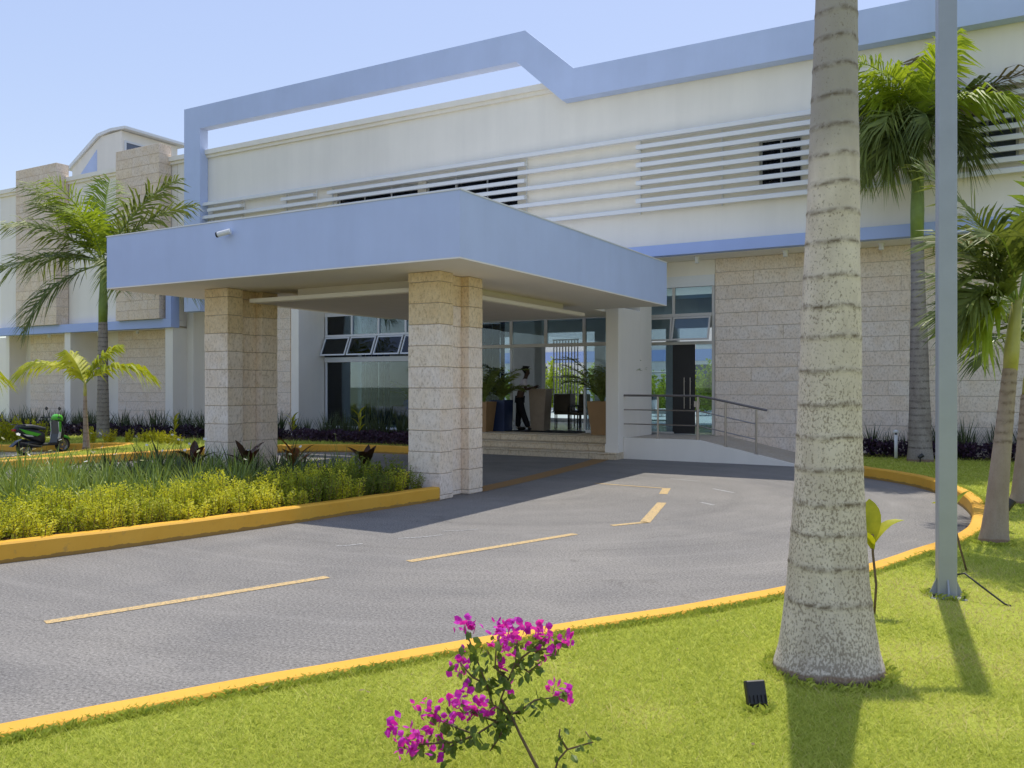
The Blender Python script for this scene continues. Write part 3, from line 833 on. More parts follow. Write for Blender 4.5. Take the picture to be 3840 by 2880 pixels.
# ------------------------------------------------------------------ entrance canopy
can = thing("entrance_canopy", "pale blue flat canopy on two stone columns over the driveway", "canopy", (-10.4, 14.0, 0))
def cp(name, mb, m, parent=can, **k):
    for i, v in enumerate(mb.v): mb.v[i] = (v[0]+10.4, v[1]-14.0, v[2])
    return part(name, mb, m, parent, **k)
CX0, CX1, CY0, CY1, CZ0, CZ1 = -14.22, -6.55, 9.93, 18.2, 3.52, 4.44
mb = MB()
mb.box(CX0, CX1, CY0, CY0+0.15, CZ0, CZ1); mb.box(CX1-0.15, CX1, CY0+0.15, CY1, CZ0, CZ1)
mb.box(CX0, CX0+0.15, CY0+0.15, CY1, CZ0, CZ1); mb.box(CX0+0.15, CX1-0.15, CY1-0.15, CY1, CZ0, CZ1)
cp("fascia", mb, M['blue'])
mb = MB(); mb.box(CX0+0.001, CX1-0.001, CY0+0.001, CY1-0.001, CZ0-0.022, CZ0-0.001); mb.box(-14.0, -8.34, CY1, 20.3, 3.50, 3.56); cp("soffit", mb, M['soffit'])
mb = MB(); mb.box(CX0+0.151, CX1-0.151, CY0+0.151, CY1-0.151, 4.1, 4.3); mb.box(-14.0, -8.0, CY1+0.001, 20.34, 3.9, 4.25); cp("roof_slab", mb, M['white2'])
mb = MB(); mb.box(CX0-0.012, CX1+0.012, CY0-0.012, CY0+0.16, CZ1+0.001, CZ1+0.02); mb.box(CX1-0.16, CX1+0.012, CY0+0.161, CY1+0.01, CZ1+0.001, CZ1+0.02); cp("coping", mb, M['white2'])
# dropped ceiling panel
mb = MB(); mb.box(-12.0, -8.02, 11.25, 17.1, 3.255, 3.325); cp("ceiling_panel_edge", mb, M['soffit'])
mb = MB(); mb.box(-11.94, -8.08, 11.31, 17.04, 3.245, 3.254); cp("ceiling_panel", mb, M['panel'])
mb = MB(); mb.box(-11.2, -8.35, 11.65, 16.7, 3.326, 3.497); cp("ceiling_neck", mb, M['soffit'])
# columns: H-shaped plan, courses of stone
def column(cx, y0, seed):
    r = random.Random(seed)
    b = MB(); b.box(cx-0.285, cx+0.285, y0+0.015, y0+0.34, 0.0, 3.49); b.box(cx-0.135, cx+0.135, y0+0.34, y0+0.83, 0, 3.49); b.box(cx-0.285, cx+0.285, y0+0.83, y0+1.2, 0.0, 3.49)
    co = cp("column", b, M['mortar'])
    zs = [0.005, 0.074] + [0.074+0.3265*i for i in range(1, 11)] + [3.497]
    for za, zb in zip(zs[:-1], zs[1:]):
        for (a0, a1, b0, b1) in ((-0.30, 0.30, 0.0, 0.355), (-0.15, 0.15, 0.357, 0.813), (-0.30, 0.30, 0.815, 1.215)):
            j = r.uniform(-0.003, 0.003); k = MB()
            h = (zb-za)-0.010; cz = (za+zb)/2; cy = y0+(b0+b1)/2
            k.cbox(a0+j, a1+j, -(b1-b0)/2+j, (b1-b0)/2+j, -h/2, h/2, 0.005)
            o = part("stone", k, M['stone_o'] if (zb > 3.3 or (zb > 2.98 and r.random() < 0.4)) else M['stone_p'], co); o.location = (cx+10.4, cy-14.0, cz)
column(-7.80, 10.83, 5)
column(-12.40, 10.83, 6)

cm = thing("security_camera", "small white bullet security camera on the blue canopy front", "camera", (-11.05, 9.93, 4.22))
b = MB(); b.tube([(0, -0.07, 0.0), (0, 0.0, 0.03)], 0.02, 8); part("bracket", b, M['white2'], cm, fix=True)
b = MB(); b.tube([(-0.10, -0.15, -0.02), (0.10, -0.07, 0.03)], [0.045, 0.045], 12); part("body", b, M['white2'], cm, fix=True)
b = MB(); b.tube([(-0.125, -0.16, -0.026), (-0.102, -0.151, -0.021)], 0.046, 12); part("lens", b, M['black'], cm, fix=True)

# ------------------------------------------------------------------ steps and ramp
b = MB(); b.box(-12.95, -8.0, 18.80, 21.08, 0.0, 0.15)
st = part("entrance_steps", b, M['mortar'], kind='structure')
r_ = random.Random(3)
for ya, za, zb in ((18.74, 0.0, 0.155), (19.22, 0.158, 0.315), (19.70, 0.318, 0.482)):
    x = -13.0
    while x < -8.35:
        w = min(r_.uniform(0.9, 1.3), -7.98 - x if za == 0 else -8.335 - x)
        if (-8.335 - x) - w < 0.3: w = (-7.98 if za == 0 else -8.335) - x
        k = MB(); h = zb - za
        k.cbox(-w/2+0.003, w/2-0.003, 0, 0.5 if za < 0.3 else 1.29, -h/2, h/2-0.03, 0.006)
        k.cbox(-w/2+0.003, w/2-0.003, -0.03, 0.5 if za < 0.3 else 1.29, h/2-0.029, h/2, 0.01)
        o = part("step_stone", k, M['step'], st); o.location = (x+w/2, ya, (za+zb)/2)
        x += w
def rz(x): return 0.485 if x < -6.15 else max(0.012, 0.485 - (x+6.15)*0.2105)
rp = MB(); rp.prism([(-7.99, -0.02), (-3.80, -0.02), (-3.80, 0.012), (-3.90, 0.012), (-6.15, 0.485), (-7.99, 0.485)], 'y', 19.31, 21.5)
ramp = part("ramp", rp, M['ramp_f'], fix=True, kind='structure')
rp = MB(); rp.prism([(-7.99, -0.02), (-3.95, -0.02), (-3.95, 0.03), (-6.15, 0.50), (-7.99, 0.50)], 'y', 19.19, 19.309); part("ramp_wall", rp, M['white'], ramp, fix=True)
hr = thing("handrail", "dark topped steel handrail along the white ramp beside the steps", "handrail", (-8.0, 19.28, 0.5))
def rpart(name, b, m, **k):
    for i, v in enumerate(b.v): b.v[i] = (v[0]+8.0, v[1]-19.28, v[2]-0.5)
    return part(name, b, m, hr, smooth=False, fix=True, **k)
yr = 19.25
b = MB(); b.tube([(-8.12, yr, 1.51), (-6.18, yr, 1.505), (-5.9, yr, 1.46), (-4.62, yr, 1.20)], 0.027, 10); rpart("top_rail", b, M['steel_d'])
for dz in (0.34, 0.68):
    b = MB(); b.tube([(-8.04, yr, 1.51-dz), (-6.18, yr, 1.505-dz), (-4.86, yr, 1.235-dz)], 0.014, 8); rpart("mid_rail", b, M['steel'])
for x in (-8.04, -7.145, -6.18, -5.545, -4.86):
    zt = 1.505 if x < -6.1 else 1.505 - (x+6.18)*0.205
    zb = rz(x)+0.012
    b = MB(); b.tube([(x, yr, zb), (x, yr, zt-0.02)], 0.023, 10); b.tube([(x, yr, zb), (x, yr, zb+0.02)], 0.045, 10); rpart("post", b, M['steel'])
b = MB(); b.tube([(-6.26, yr+0.16, rz(-6.26)+0.01), (-6.26, yr+0.16, 1.25)], 0.017, 8); b.box(-6.31, -6.21, yr+0.11, yr+0.21, 1.25, 1.38); rpart("push_post", b, M['steel'])

# ------------------------------------------------------------------ palms
def frond_mesh(name, L, elev, droop, nl, ll, plum, seed, leaf, sweep=0.75, stem=0.12, sag=0.35, wid=0.032):
    r = random.Random(seed); mb = MB(); n = 14
    pts = []; p = Vector((0, 0, 0)); ang = elev
    for i in range(n+1):
        pts.append(p.copy())
        ang = elev - droop*((i/n)**1.25)
        p = p + Vector((math.cos(ang), 0, math.sin(ang)))*(L/n)
    side = r.uniform(-0.12, 0.12)
    for i, q in enumerate(pts): q.y += side*L*(i/n)**2
    mb.tube(pts, [0.022*L/2.5*(1-0.85*i/n)+0.003 for i in range(n+1)], 5, mi=1)
    def at(s):
        k = min(n-1, int(s*n)); f = s*n-k
        return pts[k].lerp(pts[k+1], f), (pts[k+1]-pts[k]).normalized()
    for i in range(nl):
        s = stem + (1-stem)*(i+0.5)/nl
        pos, tan = at(min(0.999, s))
        prof = (0.55 + 0.9*math.sin(math.pi*min(1, (s-stem)/(1-stem)*0.82+0.12))) * (1.0 if s < 0.9 else 0.8)
        lat = Vector((0, 1, 0)) - tan*tan.y; lat.normalize(); up = lat.cross(tan)
        if up.z < 0: up = -up
        for sg in (-1, 1):
            l = ll*prof*0.72*r.uniform(0.85, 1.12)
            lift = 0.18 + plum*r.uniform(-1, 1)
            sw = sweep*(0.65 + 0.6*s) + r.uniform(-0.1, 0.1)
            d = (lat*sg*math.cos(sw) + tan*math.sin(sw) + up*lift).normalized()
            w = wid*(0.7+0.5*math.sin(math.pi*s))*r.uniform(0.8, 1.15)
            a = pos; b = pos + d*l*0.5 - Vector((0, 0, sag*l*0.14)); e = pos + d*l*0.93 - Vector((0, 0, sag*l*r.uniform(0.55, 0.9)))
            wv = (tan*math.cos(lift) + up*0.35*sg).normalized()
            mb.add([a-wv*w*0.35, a+wv*w*0.35, b+wv*w*0.5, b-wv*w*0.5, e], [(0, 1, 2, 3), (3, 2, 4)], 0)
    return mb.mesh(name, [leaf, M['shaft']])

def trunk_part(parent, prof, rings, m, dz=0.03, n=20, thick=0.012, bump=0.004, tilt=0.0, seed=0, zfine=99):
    # prof: (z, dx, dy, radius)
    r = random.Random(seed); mb = MB(); attr = []
    zs = []; z = prof[0][0]
    while z < prof[-1][0]:
        zs.append(z); z += dz if z < zfine else 0.4
    zs.append(prof[-1][0])
    ph = r.uniform(0, 6)
    for z in zs:
        for a, b in zip(prof[:-1], prof[1:]):
            if z <= b[0]: break
        f = (z-a[0])/(b[0]-a[0]) if b[0] > a[0] else 0
        fs = f
        dx, dy, rad = (a[k]+(b[k]-a[k])*fs for k in (1, 2, 3))
        for k in range(n):
            t = 2*math.pi*k/n
            zz = z + tilt*math.cos(t)*rad + 0.006*math.sin(3*t+ph)
            w = 0.0
            for q in rings:
                dd = abs(zz-q)
                if dd < thick*2: w = max(w, 1-dd/(thick*2))
            rr = rad*(1+0.012*math.sin(2*t+z*3+ph)+0.008*math.sin(5*t+z*7)) + bump*w
            mb.v.append((dx+math.cos(t)*rr, dy+math.sin(t)*rr, z)); attr.append(w)
    for i in range(len(zs)-1):
        for k in range(n):
            k2 = (k+1) % n
            mb.f.append((i*n+k, i*n+k2, (i+1)*n+k2, (i+1)*n+k)); mb.m.append(0)
    o = part("trunk", mb, m, parent, smooth=True)
    at = o.data.attributes.new("ring", 'FLOAT', 'POINT'); at.data.foreach_set('value', attr)
    return o

def palm(name, label, base, prof, rings, m, shaft, fronds, leaf, rz=0.0, shaft_m='shaft', group=None, thick=0.012, dz=0.03, n=20, crown=True, **fk):
    """shaft: (z0, z1, r0, r1, dx, dy); fronds: list of (azimuth deg, elevation deg, droop, length, leaf key or None)"""
    o = thing(name, label, "palm tree", base, rz, group)
    if base[0] > -5: o.scale = (0.975, 0.975, 0.975)
    trunk_part(o, prof, rings, m, dz=dz, n=n, thick=thick, seed=int(abs(base[0]*100)), zfine=fk.pop('zfine', 99))
    z0, z1, r0, r1, dx, dy = shaft
    tx, ty = prof[-1][1], prof[-1][2]
    b = MB(); b.tube([(tx, ty, z0-0.02), (tx+(dx-tx)*.2, ty+(dy-ty)*.2, z0+(z1-z0)*.25), (tx+(dx-tx)*.6, ty+(dy-ty)*.6, z0+(z1-z0)*.65), (dx, dy, z1)], [r0, r0*1.08, (r0+r1)/2, r1], 14)
    part("crownshaft", b, M[shaft_m], o, smooth=True)
    for i, (az, el, dr, L, lf) in enumerate(fronds):
        kw = dict(nl=46, ll=L*0.26, plum=0.35)
        kw.update(fk)
        me = frond_mesh("frond", L, R(el), dr, seed=i*13+int(L*100), leaf=M[lf or leaf], **kw)
        f = link("frond", me, o, (dx+0.5*r1*math.cos(R(az)), dy+0.5*r1*math.sin(R(az)), z1-0.06-0.02*(i % 4)), (0, 0, R(az)))
    return o

# azimuths below are compass-like in building axes (0 = +X, 90 = +Y); the camera looks along about 120
fg = [(-0.02, .0)]
palm("royal_palm", "big foreground royal palm with speckled grey ringed trunk", (-0.875, 5.034, 0.16),
     [(0.0, 0, 0, 0.300), (0.05, 0, 0, 0.296), (0.14, 0, 0, 0.270), (0.30, 0, 0, 0.246), (0.52, 0, 0, 0.222), (0.80, 0, 0, 0.205), (1.07, 0.003, 0, 0.190), (1.48, 0.008, 0.002, 0.174), (2.0, 0.015, 0.005, 0.160), (2.4, 0.022, 0.008, 0.147),
      (2.95, 0.030, 0.01, 0.136), (3.5, 0.038, 0.012, 0.121), (4.0, 0.045, 0.015, 0.108), (6.0, 0.07, 0.02, 0.105), (9.5, 0.12, 0.05, 0.13), (12.4, 0.16, 0.06, 0.10)],
     [0.02, 0.42, 0.62, 0.80, 0.97, 1.16, 1.34, 1.52, 1.71, 1.90, 2.07, 2.24, 2.43, 2.60, 2.76, 2.92, 3.08, 3.25, 3.42, 3.58, 3.73, 3.88, 4.05] + [4.25+0.2*i for i in range(40)],
     M['trunk'], (12.4, 13.6, 0.11, 0.07, 0.18, 0.06), [(36*i, 55 if i % 2 else 20, 1.5, 3.0, None) for i in range(10)], 'frond', dz=0.016, n=30, zfine=4.3, thick=0.010, nl=40)

palm("royal_palm", "tall palm with long drooping fronds left of the blue canopy", (-23.6, 16.35, 0.15),
     [(0, 0, 0, 0.20), (0.4, 0, 0, 0.178), (1.5, 0.0, 0.0, 0.155), (2.6, 0.0, 0, 0.140), (3.5, 0.0, 0.0, 0.125)],
     [0.3+0.13*i for i in range(26)], M['trunk_b'], (3.5, 5.35, 0.125, 0.075, 0.04, 0.0),
     [(222, 12, 1.15, 3.6, None), (200, 25, 1.3, 2.6, None), (235, -22, 1.0, 3.0, None), (250, 45, 1.1, 2.8, None), (190, 60, 0.9, 3.1, None), (215, 68, 0.95, 3.3, None),
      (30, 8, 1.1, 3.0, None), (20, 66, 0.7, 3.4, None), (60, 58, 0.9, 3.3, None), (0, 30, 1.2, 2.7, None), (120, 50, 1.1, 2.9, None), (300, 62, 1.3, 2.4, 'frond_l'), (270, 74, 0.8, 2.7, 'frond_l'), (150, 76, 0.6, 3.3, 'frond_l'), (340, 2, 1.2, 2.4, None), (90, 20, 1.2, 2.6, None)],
     'frond', nl=64, ll=1.15, sag=0.5, wid=0.05, plum=0.45)

palm("royal_palm", "tall palm with dark mottled trunk against the stone wall", (-1.62, 19.85, 0.165),
     [(0, 0, 0, 0.27), (0.3, 0, 0, 0.235), (1.2, -0.01, 0, 0.21), (2.5, -0.02, 0, 0.175), (3.7, -0.04, 0, 0.145), (4.75, -0.06, 0, 0.125)],
     [0.3+0.14*i for i in range(32)], M['trunk_b'], (4.75, 7.15, 0.13, 0.09, -0.03, 0.0),
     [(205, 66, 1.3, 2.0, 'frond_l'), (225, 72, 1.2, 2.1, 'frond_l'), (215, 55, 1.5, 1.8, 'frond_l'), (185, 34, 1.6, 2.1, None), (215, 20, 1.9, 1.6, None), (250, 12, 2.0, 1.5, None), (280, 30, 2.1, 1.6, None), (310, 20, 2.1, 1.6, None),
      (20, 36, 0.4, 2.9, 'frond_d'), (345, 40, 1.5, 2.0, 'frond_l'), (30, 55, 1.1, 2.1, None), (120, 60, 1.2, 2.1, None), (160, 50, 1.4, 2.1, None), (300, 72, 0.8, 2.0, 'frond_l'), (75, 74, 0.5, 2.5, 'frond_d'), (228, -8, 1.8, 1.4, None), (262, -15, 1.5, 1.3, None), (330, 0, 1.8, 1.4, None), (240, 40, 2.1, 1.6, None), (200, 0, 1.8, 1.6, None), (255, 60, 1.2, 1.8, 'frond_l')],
     'frond', nl=58, ll=0.92, sag=0.75, plum=0.55, wid=0.055)

palm("small_palm", "small young palm with three arching yellow fronds on the kerb strip", (-20.15, 13.5, 0.15),
     [(0, 0, 0, 0.10), (0.1, 0, 0, 0.082), (0.5, -0.02, 0, 0.062), (1.0, -0.03, -0.01, 0.048), (1.35, -0.035, -0.01, 0.038)], [0.1*i for i in range(13)], M['trunk_c'],
     (1.35, 1.72, 0.04, 0.03, -0.04, -0.01), [(218, 52, 1.9, 1.75, 'frond_y'), (32, 48, 1.75, 1.75, 'frond_y'), (48, 70, 0.75, 1.25, 'frond_y'), (200, 75, 0.5, 0.9, 'frond_y')],
     'frond_y', shaft_m='shaft_y', nl=42, ll=0.78, sag=0.75, plum=0.2, wid=0.05, dz=0.04, n=12)
palm("small_palm", "young yellow palm at the left edge, only one frond tip in view", (-22.9, 11.35, 0.02),
     [(0, 0, 0, 0.10), (0.1, 0, 0, 0.082), (0.5, -0.02, 0, 0.062), (1.3, -0.03, -0.01, 0.045)], [0.1*i for i in range(13)], M['trunk_c'],
     (1.3, 1.7, 0.04, 0.03, -0.04, -0.01), [(218, 52, 1.9, 1.7, 'frond_y'), (35, 48, 1.7, 1.75, 'frond_y'), (100, 70, 0.8, 1.2, 'frond_y')],
     'frond_y', shaft_m='shaft_y', nl=42, ll=0.78, sag=0.75, plum=0.2, wid=0.05, dz=0.04, n=12)

palm("bottle_palm", "leaning yellow necked palm on the lawn right of the lamp post", (-0.143, 9.93, 0.165),
     [(0, 0, 0, 0.150), (0.12, 0.01, 0, 0.128), (0.4, 0.03, 0.01, 0.105), (0.9, 0.07, 0.03, 0.088), (1.35, 0.11, 0.05, 0.078), (1.80, 0.15, 0.06, 0.068)],
     [1.05+0.10*i for i in range(9)], M['trunk_c'], (1.80, 2.55, 0.068, 0.05, 0.22, 0.10),
     [(212, 50, 1.5, 0.75, None), (220, 28, 1.9, 0.70, None), (200, 8, 1.5, 0.62, None), (230, 72, 1.0, 1.15, None), (195, 74, 0.7, 1.75, None), (30, 60, 1.3, 1.7, None), (60, 70, 0.8, 1.8, None), (350, 45, 1.5, 1.6, None), (300, 60, 1.5, 1.5, None), (260, 62, 1.6, 1.4, None), (100, 50, 1.4, 1.6, None), (140, 62, 1.2, 1.6, None), (225, -5, 1.6, 0.62, 'frond_l'), (215, 64, 1.2, 0.95, None), (235, 35, 1.7, 0.75, None), (60, 78, 0.5, 2.1, 'frond_l')],
     'frond', shaft_m='shaft_y', nl=30, ll=0.62, sag=0.35, plum=0.35, wid=0.045, sweep=0.85, stem=0.22)
palm("bottle_palm", "palm half cut off at the right edge of the lawn", (0.127, 13.33, 0.165),
     [(0, 0, 0, 0.17), (0.15, 0.02, 0, 0.14), (0.7, 0.05, 0.02, 0.11), (1.5, 0.09, 0.05, 0.09)],
     [0.9+0.11*i for i in range(6)], M['trunk_c'], (1.5, 2.2, 0.08, 0.055, 0.18, 0.08),
     [(208, 52, 1.6, 1.6, None), (230, 30, 1.8, 1.3, None), (190, 64, 1.0, 1.8, None), (30, 60, 1.3, 1.7, None), (330, 50, 1.4, 1.6, None), (280, 60, 1.4, 1.6, None), (100, 60, 1.2, 1.6, None), (150, 60, 1.2, 1.6, None)],
     'frond', shaft_m='shaft_y', nl=32, ll=0.55, sag=0.45, plum=0.3, wid=0.045, stem=0.2)

# ------------------------------------------------------------------ planting
def clump_mesh(name, nb, h, spread, wid, m, seed, bend=0.5, segs=3, lo=0.55):
    r = random.Random(seed); mb = MB()
    for i in range(nb):
        az = r.uniform(0, 2*math.pi); L = h*r.uniform(lo, 1.12)
        d = Vector((math.cos(az), math.sin(az), 0)); sd = Vector((-d.y, d.x, 0))
        twist = r.uniform(-0.6, 0.6); sd = (sd*math.cos(twist) + d*math.sin(twist))
        lean = spread*r.uniform(0.15, 1.0); b0 = bend*r.uniform(0.2, 1.2)
        p = d*r.uniform(0, 0.05); ang = math.pi/2 - lean; n0 = len(mb.v)
        w = wid*r.uniform(0.7, 1.2)
        for k in range(segs+1):
            s = k/segs; ww = w*(1-s**2.2)*0.5 + 0.0006
            mb.v.append(tuple(p - sd*ww)); mb.v.append(tuple(p + sd*ww))
            ang -= b0/segs*(0.4+1.2*s)
            p = p + (d*math.cos(ang) + Vector((0, 0, math.sin(ang))))*(L/segs)
        for k in range(segs):
            mb.f.append((n0+2*k, n0+2*k+1, n0+2*k+3, n0+2*k+2)); mb.m.append(0)
    return mb.mesh(name, m)

def shrub_mesh(name, h, w, nsp, nleaf, lsz, m, seed, tw=None):
    # several upright leafy spires from one foot
    r = random.Random(seed); mb = MB()
    for i in range(nsp):
        az = r.uniform(0, 6.28); rad = w*math.sqrt(r.uniform(0, 1)); hh = h*r.uniform(0.62, 1.08)
        bx, by = rad*0.45*math.cos(az), rad*0.45*math.sin(az); tx, ty = rad*math.cos(az), rad*math.sin(az)
        mb.tube([(bx, by, 0), ((bx+tx)/2, (by+ty)/2, hh*0.5), (tx, ty, hh*0.97)], [0.005, 0.004, 0.0015], 3, False, 1)
        for j in range(nleaf):
            s = 0.12+0.9*((j+r.random())/nleaf)
            c = Vector((bx+(tx-bx)*s, by+(ty-by)*s, hh*s))
            a = r.uniform(0, 6.28); el = r.uniform(0.1, 1.25)
            d = Vector((math.cos(a)*math.cos(el), math.sin(a)*math.cos(el), math.sin(el)))
            sd = d.cross(Vector((r.uniform(-1, 1), r.uniform(-1, 1), r.uniform(-.3, 1)))).normalized()
            l = lsz*r.uniform(0.65, 1.2)*(1.1-0.35*s); c = c + d*0.012
            mb.add([c, c+d*l*0.45+sd*l*0.30, c+d*l, c+d*l*0.45-sd*l*0.30], [(0, 1, 2, 3)], 0)
    return mb.mesh(name, [m, M['twig']])

def petal_mesh(name, rad, m, seed):
    r = random.Random(seed); mb = MB()
    t = r.uniform(0.2, 0.9)
    for k in range(5):
        a = k*2*math.pi/5; d = Vector((math.cos(a), math.sin(a)*math.cos(t), math.sin(a)*math.sin(t)+0.25)).normalized(); sd = d.cross(Vector((0, -math.sin(t), math.cos(t)))).normalized()
        mb.add([(0, 0, 0), d*rad*.6+sd*rad*.38, d*rad, d*rad*.6-sd*rad*.38], [(0, 1, 2, 3)])
    return mb.mesh(name, m)

def inst(name, me, label, cat, group, loc, rz, sc):
    o = link(name, me, None, loc, (0, 0, rz), sc if hasattr(sc, '__len__') else (sc, sc, sc))
    return tag(o, label, cat, group)

rg = random.Random(21)
def line_at(line, s):
    L = [0]
    for a, b in zip(line[:-1], line[1:]): L.append(L[-1]+(b-a).length)
    s = max(0.0, min(s, L[-1]-1e-6))
    for i in range(len(L)-1):
        if L[i] <= s <= L[i+1]:
            f = (s-L[i])/(L[i+1]-L[i]); p = line[i].lerp(line[i+1], f); t = (line[i+1]-line[i]).normalized()
            return p, Vector((-t.y, t.x)), L[-1]
# golden hedge row along the island kerb
gold = [shrub_mesh("golden_shrub", 0.50, 0.20, 14, 46, 0.046, M['gold'], 100+i) for i in range(4)]
goldg = [shrub_mesh("golden_shrub", 0.54, 0.20, 14, 46, 0.044, M['goldg'], 110+i) for i in range(3)]
tot = line_at(isl_line, 0)[2]
s = 3.5
while s < tot-0.25:
    for row, (off, hs_) in enumerate(((0.27, 0.60), (0.50, 0.74), (0.74, 0.82), (0.98, 0.84))):
        p, nrm, _ = line_at(isl_line, s + (0.11 if row % 2 else 0) + rg.uniform(-.06, .06))
        q = p + nrm*(off+rg.uniform(-.06, .06))
        gr = s > tot-2.6 and rg.random() < (s-(tot-2.6))/2.4
        me = rg.choice(goldg if gr else gold)
        inst("golden_shrub", me, "green tinged golden shrub at the column end of the island hedge" if gr else "small golden leaved shrub in the low hedge along the orange island kerb",
             "shrub", "green tinged hedge shrubs by the column" if gr else "golden hedge shrubs along the island kerb", (q.x, q.y, 0.14), rg.uniform(0, 6.3), (rg.uniform(0.8, 1.0), rg.uniform(0.8, 1.0), hs_*rg.uniform(0.78, 1.22)))
    s += 0.23
# strap-leaved lilies filling the island
lil = [clump_mesh("lily_clump", 46, 0.70, 0.70, 0.023, M['strap'], 200+i, 0.55) for i in range(4)]
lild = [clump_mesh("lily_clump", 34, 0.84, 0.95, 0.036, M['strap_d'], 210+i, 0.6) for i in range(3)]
fl_me = [petal_mesh("flower", 0.036, M['petal'], i) for i in range(3)]
nl_ = 0
s = 3.2
while s < tot-0.15:
    for j in range(10):
        p, nrm, _ = line_at(isl_line, s + rg.uniform(-.15, .15))
        d = 1.22 + j*0.46 + rg.uniform(-.14, .14)
        q = p + nrm*d
        if q.x < -14.0 + 0: continue
        if abs(q.x+7.8) < 0.55 and q.y > 10.6: continue
        if abs(q.x+12.4) < 0.5 and q.y > 10.6: continue
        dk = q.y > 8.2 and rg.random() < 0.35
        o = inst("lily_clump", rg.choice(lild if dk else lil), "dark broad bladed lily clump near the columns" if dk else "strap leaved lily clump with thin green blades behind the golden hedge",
                 "plant", "dark lily clumps near the columns" if dk else "lily clumps filling the planting island", (q.x, q.y, 0.14), rg.uniform(0, 6.3), rg.uniform(0.72, 1.02)*(1.0 if q.y > 6 else 0.9))
        nl_ += 1
        if rg.random() < 0.30:
            h = rg.uniform(0.70, 0.88); a = rg.uniform(0, 6.28)
            f = link("flower", rg.choice(fl_me), o, (0.16*math.cos(a), 0.16*math.sin(a), h), (0, 0, rg.uniform(0, 6)))
            b = MB(); b.tube([(0, 0, 0), (0.16*math.cos(a), 0.16*math.sin(a), h)], 0.003, 3); part("flower_stalk", b, M['strap'], o)
    s += 0.46
# dark red broad leaves among the lilies
def paddle(mb, base, az, L, w, lean, mi=0, fold=0.25):
    d = Vector((math.cos(az), math.sin(az), 0)); sd = Vector((-d.y, d.x, 0)); p = Vector(base); ang = math.pi/2-lean*0.4; n0 = len(mb.v); n = 6
    for k in range(n+1):
        s_ = k/n; ww = w*math.sin(math.pi*min(1, (0.08+s_*0.92)))**0.8*0.5 if k < n else 0.002
        up = Vector((0, 0, 1))*fold*ww
        mb.v += [tuple(p-sd*ww+up), tuple(p), tuple(p+sd*ww+up)]
        ang -= lean*0.9/n; p = p + (d*math.cos(ang)+Vector((0, 0, math.sin(ang))))*(L/n)
    for k in range(n):
        for c in (0, 1): mb.f.append((n0+3*k+c, n0+3*k+c+1, n0+3*k+c+4, n0+3*k+c+3)); mb.m.append(mi)
for i, (x, y, mk, lab) in enumerate(((-10.75, 10.0, 'croton', "dark bronze broad leaved plant left of the rust coloured one"), (-10.2, 10.55, 'croton_o', "rust coloured broad leaved plant in the island between the columns"),
                                     (-8.9, 10.75, 'croton', "dark bronze broad leaved plant nearest the right column"), (-11.5, 9.6, 'croton', "dark bronze broad leaved plant in front of the left column"))):
    o = thing("broadleaf_plant", lab, "plant", (x, y, 0.14))
    b = MB(); b.tube([(0, 0, 0), (0, 0, 0.35)], 0.012, 5); part("stem", b, M['twig'], o)
    for k in range(6):
        b = MB(); paddle(b, (0, 0, 0.2+0.03*k), k*1.9+i, rg.uniform(0.38, 0.55), 0.15, rg.uniform(0.5, 1.2)); part("leaf", b, M[mk], o)

# dark strap plants and purple cover along the hotel walls
sd_ = [clump_mesh("strap_plant", 30, 0.86, 0.42, 0.030, M['strap_d'], 230+i, 0.35, lo=0.5) for i in range(4)]
def strap_row(poly, step, n, label, group, jit=0.22, zb=0.165):
    line = spline(poly, 0.5); L = line_at(line, 0)[2]; s = 0.1
    while s < L:
        for j in range(n):
            p, nr, _ = line_at(line, s+rg.uniform(-.12, .12)); q = p + nr*(j*0.42+rg.uniform(-jit, jit)*0.6)
            inst("strap_plant", rg.choice(sd_), label, "plant", group, (q.x, q.y, zb), rg.uniform(0, 6.3), rg.uniform(0.72, 1.12))
        s += step
strap_row([(-36, 17.5), (-27, 17.7), (-23.5, 18.0), (-20.2, 18.6), (-18.0, 19.05)], 0.48, 2, "dark upright strap plant along the left wing wall", "strap plants under the left wing")
strap_row([(-17.6, 19.1), (-16.6, 19.2), (-13.4, 19.25)], 0.40, 2, "dark strap plant under the lobby window", "strap plants under the lobby window")
strap_row([(-2.9, 20.95), (-1.0, 21.05), (2.6, 21.08)], 0.20, 1, "dark strap plant along the stone wall on the right", "strap plants along the stone wall", 0.17)

